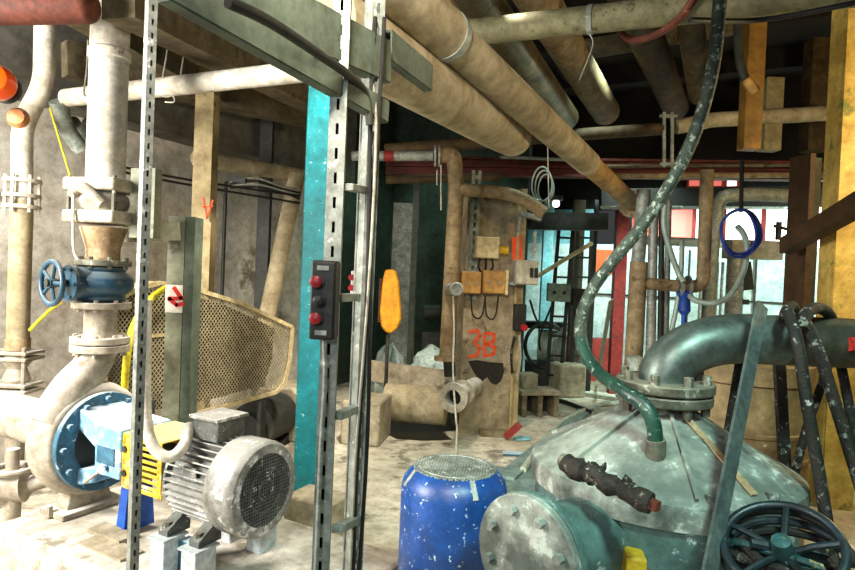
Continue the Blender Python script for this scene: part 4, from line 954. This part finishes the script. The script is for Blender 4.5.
MB().lathe([(.075, .0), (.14, 0), (.14, -.035), (.09, -.05), (.09, -.72), (.08, -.72)], c0, dd, 28, True).build('pipe', 'cast', fs)
MB().cyl(c0 - dd*.12, c0 - dd*.14, .08).build('bore_shade', 'black', fs)  # black disc set inside the pipe, painting the dark of its open end
MB().lathe([(.125, -.26), (.125, -.30), (.09, -.30), (.09, -.26)], c0, dd, 28, True).build('rear_flange', 'cast', fs)
# low kerb, big lagged drum, bags, yellow cover in the bay beyond
tag(MB().bar(P(368, 370, 6.9), P(462, 383, 6.5), .12, .22).build('low_kerb', 'conc'), 'low concrete kerb running from the slotted frame to the clad post', 'kerb')
tag(MB(YAW(at(P(366, 440, 5.9), 0), -10)).box((0, .0, .21), (.38, .5, .42)).build('concrete_footing', 'conc', bevel=.02), 'pale square concrete footing beside the slotted frame', 'footing')
run('lagged_drum', [P(386, 402, 6.3), P(446, 406, 6.2)], .2, 'insul', 'stained beige lagged pipe lying on the floor behind the wet patch', 'pipe')
for (px, py, r, l) in ((390, 351, .2, 'small crumpled white bag against the slotted frame beyond the kerb'), (432, 354, .3, 'large crumpled white bag beside the tan drop pipe beyond the kerb')):
    m_ = MB(); c0 = at(P(px, py, 7.4), 0); pr = []
    zc = P(px, py-9, 7.4).z
    for k2 in range(13):
        t = k2/12; pr.append((max(.02, r*(math.sin(PI*min(1, t*.9+.12)))**.55*(1+.08*math.sin(k2*2.1))), zc*t))
    m_.lathe(pr, c0, UP, 26)
    for i in range(len(m_.v)): m_.v[i] = m_.v[i] + V((random.uniform(-.03, .03), random.uniform(-.03, .03), random.uniform(-.015, .015)))
    tag(m_.build('white_bag', 'bag'), l, 'bag', 'white bags beyond the kerb')
yb = thing('yellow_cover', 'tall rounded yellow belt cover hanging beyond the slotted frame', 'cover', P(389, 335, 6.6))
c0 = P(390, 302, 6.6); k = 6.6/F
prof = [(-6, 32), (0, 33), (5, 31), (8, 20), (11, -5), (12, -16), (9, -26), (3, -32), (-3, -31), (-8, -25), (-10, -10), (-9, 10), (-8, 24)]
MB().prism([(a*k, b*k) for a, b in prof], c0, (1, 0, 0), (0, 0, 1), (0, 1, 0), .12).build('cover', 'yellowbelt', yb, .02)
e = MB()
for q in range(22): e.box(c0 + V((-8.5*k - .02, .06, (22-2.0*q)*k)), (.03, .1, .012))
e.build('toothed_edge', 'rust', yb)
MB().cyl(P(388, 334, 6.65), at(P(388, 334, 6.65), 0), .02, n=8).build('stand_rod', 'dark', yb)
tag(MB().box(at(P(403, 300, 8.2), 1.3), (.35, .2, 2.6)).build('wall_duct', 'galvold'), 'pale grey upright duct behind the yellow belt cover', 'duct')
tag(MB().bar(at(P(412, 300, 8.0), 0), at(P(412, 300, 8.0), 3.2), .08, .08, V((0, 1, 0))).build('green_stanchion', 'green'), 'dark green upright stanchion behind the yellow belt cover', 'stanchion')
sp2 = thing('bench_pump', 'small dark machine on a stand in the green bay behind the white bags', 'machine', at(P(432, 345, 8.0), 0))
MB().box(at(P(432, 330, 8.0), .45), (.25, .3, .9)).build('stand', 'dark', sp2); MB().cyl(P(424, 312, 8.0), P(440, 312, 8.0), .1).build('body', 'dark', sp2)
# wet patch around the stub
wpts = [(372, 425), (400, 414), (440, 411), (486, 418), (520, 428), (505, 438), (486, 436), (470, 428), (442, 432), (452, 440), (424, 441), (396, 439)]
g = MB(); pp_ = [PZ(x, y, 0) for x, y in wpts]; i0 = 0
cz_ = sum(pp_, V())/len(pp_)
g.prism([(p.x, p.y) for p in pp_], (0, 0, .001), (1, 0, 0), (0, 1, 0), (0, 0, 1), .006)
tag(g.build('wet_patch', 'wet'), 'dark wet patch on the floor before the clad post', 'puddle', kind='stuff')
# ------------------------------------------------------------------ clutter in the far bay
for xa, ya, xb, yb_, Y, l in ((566, 228, 553, 330, 8.6, 'tall black cable ladder in the far bay, nearer the clad post'), (585, 228, 578, 330, 8.7, 'tall black cable ladder in the far bay, nearer the red column')):
    t = thing('cable_ladder', l, 'ladder', P(xb, yb_, Y), 'cable ladders in the far bay')
    a, b_ = P(xa, ya, Y), P(xb, yb_ + 55, Y); e = V((.1, 0, 0))
    for s in (-1, 1): MB().bar(a + e*s, b_ + e*s, .03, .05).build('side_rail', 'black', t)
    for q in range(8): p = a.lerp(b_, (q+.5)/8); MB().bar(p - e, p + e, .03, .03).build('rung', 'black', t)
for px, Y, w_, m, l in ((575, 8.9, .16, 'darkcol', 'dark olive steel post between the two cable ladders'), (592, 9.0, .06, 'black', 'thin black upright pipe beside the red column'), (618, 8.9, .17, 'redpaint', 'red painted steel column in the far bay'), (545, 10.0, .16, 'tealsheet', 'pale blue upright pipe before the far sheeting')):
    t0 = at(P(px, 300, Y), 0); zt_ = P(px, 200, Y).z
    tag(MB().bar(t0, at(t0, zt_), w_, w_*.8, V((0, 1, 0))).build('steel_post', m), l, 'post')['kind'] = 'thing'
tag(MB().box(PW(604, 262, .06), (.3, .02, .42)).build('orange_sign', 'spray'), 'orange red square sign on the pale blue far sheeting', 'sign')
tag(MB().box(at(PW(588, 380, .35), .35), (.95, .3, .7)).build('red_plinth', 'redsheet'), 'low dark red plinth at the foot of the far sheeting', 'plinth')
run('slanting_rod', [P(536, 277, 8.3), P(592, 243, 8.5)], .03, 'boxcream', 'pale yellowish rod slanting across the cable ladders', 'rod')
for x0, y0, x1, y1, m, l in ((547, 284, 570, 301, 'boxgreen', 'greenish box with two plugs hung before the cable ladders'), (572, 289, 587, 306, 'dark', 'dark box hung beside the greenish box on the cable ladder')):
    a, b_ = P(x0, y1, 8.2), P(x1, y0, 8.2); t = thing('ladder_box', l, 'box', a)
    MB().box((a+b_)/2, (b_.x-a.x, .15, b_.z-a.z)).build('enclosure', m, t, .01)
    for s in (-.25, .2): MB().cyl((a+b_)/2 + V((s*(b_.x-a.x), -.075, 0)), (a+b_)/2 + V((s*(b_.x-a.x), -.09, 0)), .025, n=12).build('plug', 'black', t)
fm = thing('far_pump', 'dark pump set with a round belt wheel in the far bay', 'pump', at(P(560, 375, 9.3), 0))
c0 = P(572, 348, 9.2); MB().lathe([(.33, -.06), (.36, -.05), (.36, .05), (.33, .06), (.27, .02), (.27, -.02)], c0, (.5, -.85, 0), 32, True).build('wheel', 'galvold', fm)
MB().cyl(P(538, 345, 9.5), P(566, 347, 9.4), .25).build('body', 'boxgreen', fm); MB().torus(P(545, 345, 9.2), (.3, -.9, 0), .34, .03).build('belt_ring', 'dark', fm)
MB().box(at(P(556, 360, 9.5), .17), (.9, .5, .34)).build('base', 'dark', fm); MB().box(P(545, 325, 9.5), (.7, .3, .1)).build('top_frame', 'dark', fm)
for i, (x0, y0, x1, y1) in enumerate(((530, 300, 560, 330), (552, 305, 540, 350), (575, 308, 590, 345))):
    run('far_cable', smooth([P(x0, y0, 8.3), P((x0+x1)/2-6, (y0+y1)/2+8, 8.5), P(x1, y1, 8.7)], 5), .016, 'blackcable', ('black cable drooping from the post side to the far pump', 'black cable hanging from the greenish box to the far pump', 'black cable hanging from the dark box past the belt wheel')[i], 'cable', 'cables of the far pump', 7)
tag(MB(YAW(at(P(567, 388, 8.6), 0), 14)).box((0, 0, .23), (.4, .38, .46)).build('concrete_cube', 'conc', bevel=.03), 'pale concrete cube standing on the floor before the far pump', 'block')
hb = thing('hollow_block_stack', 'broken hollow concrete block frame beside the clad post', 'block', at(P(536, 405, 7.3), 0))
hf = YAW(at(P(536, 408, 7.3), 0), 10)
for x in (-.2, .0, .2): MB(hf).box((x, 0, .13), (.06, .3, .26)).build('upright_slab', 'wood', hb, .006)
MB(hf).box((0, 0, .285), (.5, .32, .05)).build('top_slab', 'conc', hb, .006); MB(hf).box((-.1, .1, .4), (.22, .2, .18)).build('upper_block', 'conc', hb, .01)
MB(hf).box((0, .1, .12), (.5, .04, .2)).build('back_slab', 'stain', hb)
t = MB(); a, b_ = PZ(588, 408, .02), PZ(505, 478, .02); t.bar(a, b_, .16, .03); tag(t.build('steel_strip', 'grating'), 'long flat grey strip lying across the floor towards the tank', 'strip')
tag(MB().bar(P(611, 300, 5.6), PZ(596, 388, .02), .05, .01, V((0, -1, 0))).build('hanging_strap', 'strap'), 'pale flat strap hanging down behind the thick hose', 'strap')
for i, (pts_, r, m, l) in enumerate(((((523, 470), (545, 440), (565, 420), (600, 405), (632, 402)), .03, 'strap', 'pale crumpled hose curling on the floor beside the tank'), (((548, 450), (570, 432), (600, 425), (640, 415)), .022, 'clearhose', 'thin grey hose crossing the floor beside the pale crumpled one'), (((545, 396), (570, 404), (590, 412)), .028, 'blackcable', 'black cable on the floor beside the hollow block stack'))):
    run('floor_hose', smooth([PZ(x, y, .035) for x, y in pts_], 6), r, m, l, 'hose', n=10)
g = MB(FR(PZ(520, 480, .0), V((1, 0, 0)), V((0, 1, 0)))); g.box((.0, .0, .006), (.5, .6, .012)); tag(g.build('floor_grate', 'grating'), 'flat grey floor grate beside the conical tank', 'grate')
for i, (px, py, a, l) in enumerate(((620, 412, 20, 'pale flat board on the floor under the thick hose'), (600, 398, -35, 'pale narrow board lying beyond the floor strip'), (585, 430, 40, 'grey board leaning low against the tank side'))):
    tag(MB(YAW(PZ(px, py, .0), a)).box((0, 0, .03), (.7, .14, .05)).build('loose_board', 'strap'), l, 'board', 'loose boards by the tank')
for i, (px, py, a, m, l) in enumerate(((522, 440, 30, 'tealsheet', 'blue torn sheet scrap on the floor near the red scrap'), (512, 455, 10, 'bluepump', 'bluish scrap on the floor beside the upright blue motor'), (608, 404, 60, 'bluehose', 'small blue scrap on the boards behind the hose'))):
    tag(MB(YAW(PZ(px, py, .0), a)).prism([(-.1, -.04), (.05, -.07), (.12, .0), (.04, .06), (-.08, .05)], (0, 0, .012), (1, 0, 0), (0, 1, 0), (0, 0, 1), .012).build('torn_scrap', m), l, 'scrap')
# ------------------------------------------------------------------ pipework before the far windows
tp = thing('tee_pipe', 'tan vertical pipe with a side tee and elbow before the far windows', 'pipe', P(640, 380, 5.8)); Y6 = 5.8
MB().tube([P(644, 190, Y6), P(638, 262, Y6)], .065, 16).build('upper_barrel', 'galvold', tp)
MB().tube([P(639, 262, Y6), P(633, 370, Y6)], .085, 18).build('lower_barrel', 'tan', tp)
MB().tube([P(640, 283, Y6), P(677, 286, Y6)], .058, 16).build('tee', 'tan', tp)
for px in (679, 687): MB().tube([P(px, 286, Y6), P(px+2, 286, Y6)], .1, 18).build('flange', 'galv', tp)
MB().tube(bend([P(681, 286, Y6), P(703, 287, Y6), P(707, 170, Y6)], .2), .062, 16).build('riser_elbow', 'tan', tp)
MB().tube([P(633, 368, Y6), at(P(633, 368, Y6), 0)], .07, 14).build('foot_pipe', 'insul', tp)
bc_ = thing('blue_clamp_valve', 'bright blue small valve body under the tan tee flange', 'valve', P(684, 314, Y6-.02)); MB().lathe([(.03, 0), (.06, .04), (.05, .16), (.075, .2), (.06, .24), (.03, .25)], P(684, 315, Y6), UP, 16).build('body', 'blueclamp', bc_); MB().cyl(P(684, 326, Y6), P(684, 314, Y6), .025).build('stem', 'blueclamp', bc_)
for x0, x1, w_, m, l in ((654, 650, .05, 'galv', 'bright thin pipe just behind the tan tee pipe'), (662, 660, .03, 'dark', 'dark thin pipe behind the tan tee pipe'), (669, 665, .03, 'galvold', 'grey threaded rod behind the tan tee pipe')):
    run('thin_pipe', [P(x0, 200, 6.3), P(x1, 372, 6.3)], w_, m, l, n=10)
run('clear_hose', smooth([P(665, 205, 5.7), P(664, 225, 5.7), P(670, 250, 5.7), P(678, 272, 5.7), P(684, 282, 5.65)], 5), .026, 'clearhose', 'translucent grey hose coming down to the tan tee flange', 'hose', n=10)
run('clear_hose', smooth([P(682, 240, 5.9), P(681, 275, 5.9), P(676, 310, 5.9), P(668, 345, 5.9)], 5), .024, 'clearhose', 'grey hose passing behind the tan tee flange to the floor', 'hose', n=10)
run('clear_hose', smooth([P(690, 296, 5.6), P(697, 301, 5.5), P(715, 303, 5.4), P(731, 294, 5.4), P(743, 272, 5.4), P(747, 250, 5.4), P(744, 235, 5.4), P(737, 226, 5.4)], 6), .026, 'clearhose', 'grey hose looping from the tan tee up into the blue coil', 'hose', n=10)
hc = thing('blue_hose_coil', 'coil of blue hose hanging before the bright windows', 'hose', P(740, 258, 5.3))
for q in range(5):
    c0 = P(740 + (q % 3 - 1)*1.2, 232 + (q % 2)*1.5, 5.3 + q*.02); Rx, Rz = .155 + .013*(q % 3), .195 + .016*(q % 2)
    MB().tube([c0 + V((Rx*math.cos(t), .015*math.sin(3*t), Rz*math.sin(t))) for t in [2*PI*k/40 for k in range(41)]], .012, 8).build('loop', 'bluehose', hc)
run('coil_hanger', [P(742, 160, 5.32), P(741, 212, 5.3)], .018, 'black', 'black hanger holding the blue hose coil', 'hanger', n=8)
lp = thing('light_post', 'pale post with a dark bracket standing below the blue hose coil', 'post', at(P(733, 320, 7.2), 0)); lp['kind'] = 'thing'
MB().cyl(at(P(733, 320, 7.2), 0), at(P(733, 320, 7.2), P(734, 258, 7.2).z), .1).build('shaft', 'galv', lp)
MB().box(P(752, 250, 7.2), (.6, .25, .22)).build('head_box', 'boxgrey', lp); MB().bar(P(745, 262, 7.15), P(748, 290, 7.15), .12, .05, V((0, 1, 0))).build('bracket', 'dark', lp)
MB().bar(P(739, 302, 7.15), P(748, 302, 7.15), .06, .06).build('bracket_foot', 'dark', lp)
run('far_header', bend([at(P(712, 245, 6.6), .01), P(712, 245, 6.6), P(716, 222, 6.6), P(718, 197, 6.6), P(745, 194, 6.6), P(796, 196, 6.6)], .2), .075, 'galvold', 'grey pipe bending along under the girder above the blue coil')
run('window_rail', [P(600, 207, 8.4), P(800, 208, 8.4)], .02, 'galv', 'thin pale rail across the top of the far windows', 'rail', n=8)
run('sill_pipe', [P(642, 240, 8.0), P(795, 247, 8.0)], .06, 'galvold', 'grey pipe along the foot of the far windows', n=12)
wt = thing('window_tap', 'small dark valve with a lever before the bright window', 'valve', P(779, 233, 6.6))
MB().cyl(P(779, 222, 6.6), P(778, 240, 6.6), .03).build('body', 'black', wt); MB().bar(P(774, 226, 6.6), P(795, 231, 6.6), .03, .03).build('lever', 'black', wt)
for px, l in ((700, 'thin pale upright rod under the far windows beside the tan elbow'), (716, 'thin pale upright rod under the far windows next to the pale post'), (721, 'thin grey upright rod touching the pale post')):
    run('upright_rod', [at(P(px, 300, 7.6), P(px, 262, 7.6).z), at(P(px, 300, 7.6), 0)], .02, 'galv', l, 'rod', 'rods under the far windows', 8)
for i, (px, Y) in enumerate(((512, 8.0),)): pass
for px, py, m, l in ((556, 205, 'winwhite', 'small bright ceiling lamp under the dark far girder'), (487, 55, 'x', '')):
    if m != 'x':
        t = thing('ceiling_lamp', l, 'lamp', P(px, py, 8.2)); MB().lathe([(.02, -.03), (.04, -.02), (.05, .02), (.04, .06)], P(px, py, 8.2), UP, 18).build('diffuser', m, t); MB().cyl(P(px, py, 8.2) + UP*.06, P(px, py, 8.2) + UP*.12, .09).build('housing', 'dark', t)
bx = thing('valve_cluster', 'cluster of pale valves and pipe ends at the foot of the tan tee pipe', 'valves', P(650, 375, 5.0))
for px, py in ((634, 364), (646, 368), (656, 366)): MB().lathe([(.04, 0), (.08, .02), (.06, .06), (.07, .12), (.03, .14)], P(px, py+8, 4.9), UP, 14).build('valve_body', 'galvold', bx)
MB().cyl(P(634, 372, 4.9) - UP*.02, P(640, 374, 4.9) - UP*.3, .12).build('stand', 'dark', bx); MB().tube([P(628, 372, 4.9), P(662, 374, 4.9)], .05, 12).build('manifold', 'blueclamp', bx)
MB().bar(at(P(640, 374, 4.9), 0), P(640, 374, 4.9), .1, .1, V((0, 1, 0))).build('pedestal', 'dark', bx)
# ------------------------------------------------------------------ light
w = bpy.data.worlds.new('world'); scene.world = w; w.use_nodes = True
bg_ = w.node_tree.nodes['Background']; bg_.inputs[0].default_value = (.93, .97, 1, 1); bg_.inputs[1].default_value = .035
def area(name, loc, to, size, power, color):
    d = bpy.data.lights.new(name, 'AREA'); d.energy = power; d.color = rgb(color)[:3]; d.shape = 'RECTANGLE'; d.size, d.size_y = size
    o = bpy.data.objects.new(name, d); COL.objects.link(o); o.location = loc
    o.rotation_euler = (V(to)-V(loc)).to_track_quat('-Z', 'Y').to_euler(); return o
def point(name, loc, power, color, r=.1):
    d = bpy.data.lights.new(name, 'POINT'); d.energy = power; d.color = rgb(color)[:3]; d.shadow_soft_size = r
    o = bpy.data.objects.new(name, d); COL.objects.link(o); o.location = loc; return o
def spot(name, loc, to, power, color, angle, r=.15, blend=.6):
    d = bpy.data.lights.new(name, 'SPOT'); d.energy = power; d.color = rgb(color)[:3]; d.spot_size = math.radians(angle); d.spot_blend = blend; d.shadow_soft_size = r
    o = bpy.data.objects.new(name, d); COL.objects.link(o); o.location = loc
    o.rotation_euler = (V(to)-V(loc)).to_track_quat('-Z', 'Y').to_euler(); return o
area('daylight_door', (-3.5, 1.5, 2.3), (-1.9, 3.6, 1.0), (1.0, 1.4), 270, '#fffaf0')
spot('hall_lamp', (-.1, 3.9, 4.2), (-.1, 4.7, 0), 1100, '#fff4e4', 84)
spot('aisle_lamp', (-.3, .4, 3.0), (.25, 5.5, .7), 380, '#fff2e0', 62, .2, .8)
spot('shop_lamp', (1.0, .5, 3.2), (1.15, 2.5, .7), 330, '#d0fff2', 70, .2, .8)
point('warm_bulkhead', (3.95, 3.7, 2.7), 130, '#ffe0a4', .12)
spot('clutter_fill', (2.1, 6.2, 4.4), (2.0, 6.9, 0), 420, '#e4fff4', 92)  # added spot without a fitting, brightens the post and the far clutter
spot('sheet_fill', W(8.9, -1.2, 3.7), W(10.5, -1.3, 1.0), 500, '#dcfff8', 90)  # no lamp hangs here: extra light put on the pale blue sheeting
area('front_fill', (-.5, -1.2, 2.3), (-.1, 3, 1.2), (.6, .6), 30, '#eef7ff')  # unseen fill behind the camera, added to lift the front struts
spot('far_wall_fill', W(8.2, 3.4, 2.9), W(10.5, .6, .8), 1300, '#dcfff4', 80, .3, .7)  # added out-of-view spot giving the far wall its teal-white glow
spot('bay_fill', W(7.4, -3.4, 4.3), W(7.9, -3.9, 0), 70, '#d0ffe4', 100)  # invented source that lifts the green bay out of the dark
scene.view_settings.view_transform = 'Standard'; scene.view_settings.look = 'None'
scene.view_settings.exposure = .5; scene.view_settings.gamma = 1; scene.view_settings.use_curve_mapping = False
scene.cycles.use_denoising = True
scene.cycles.max_bounces = 8
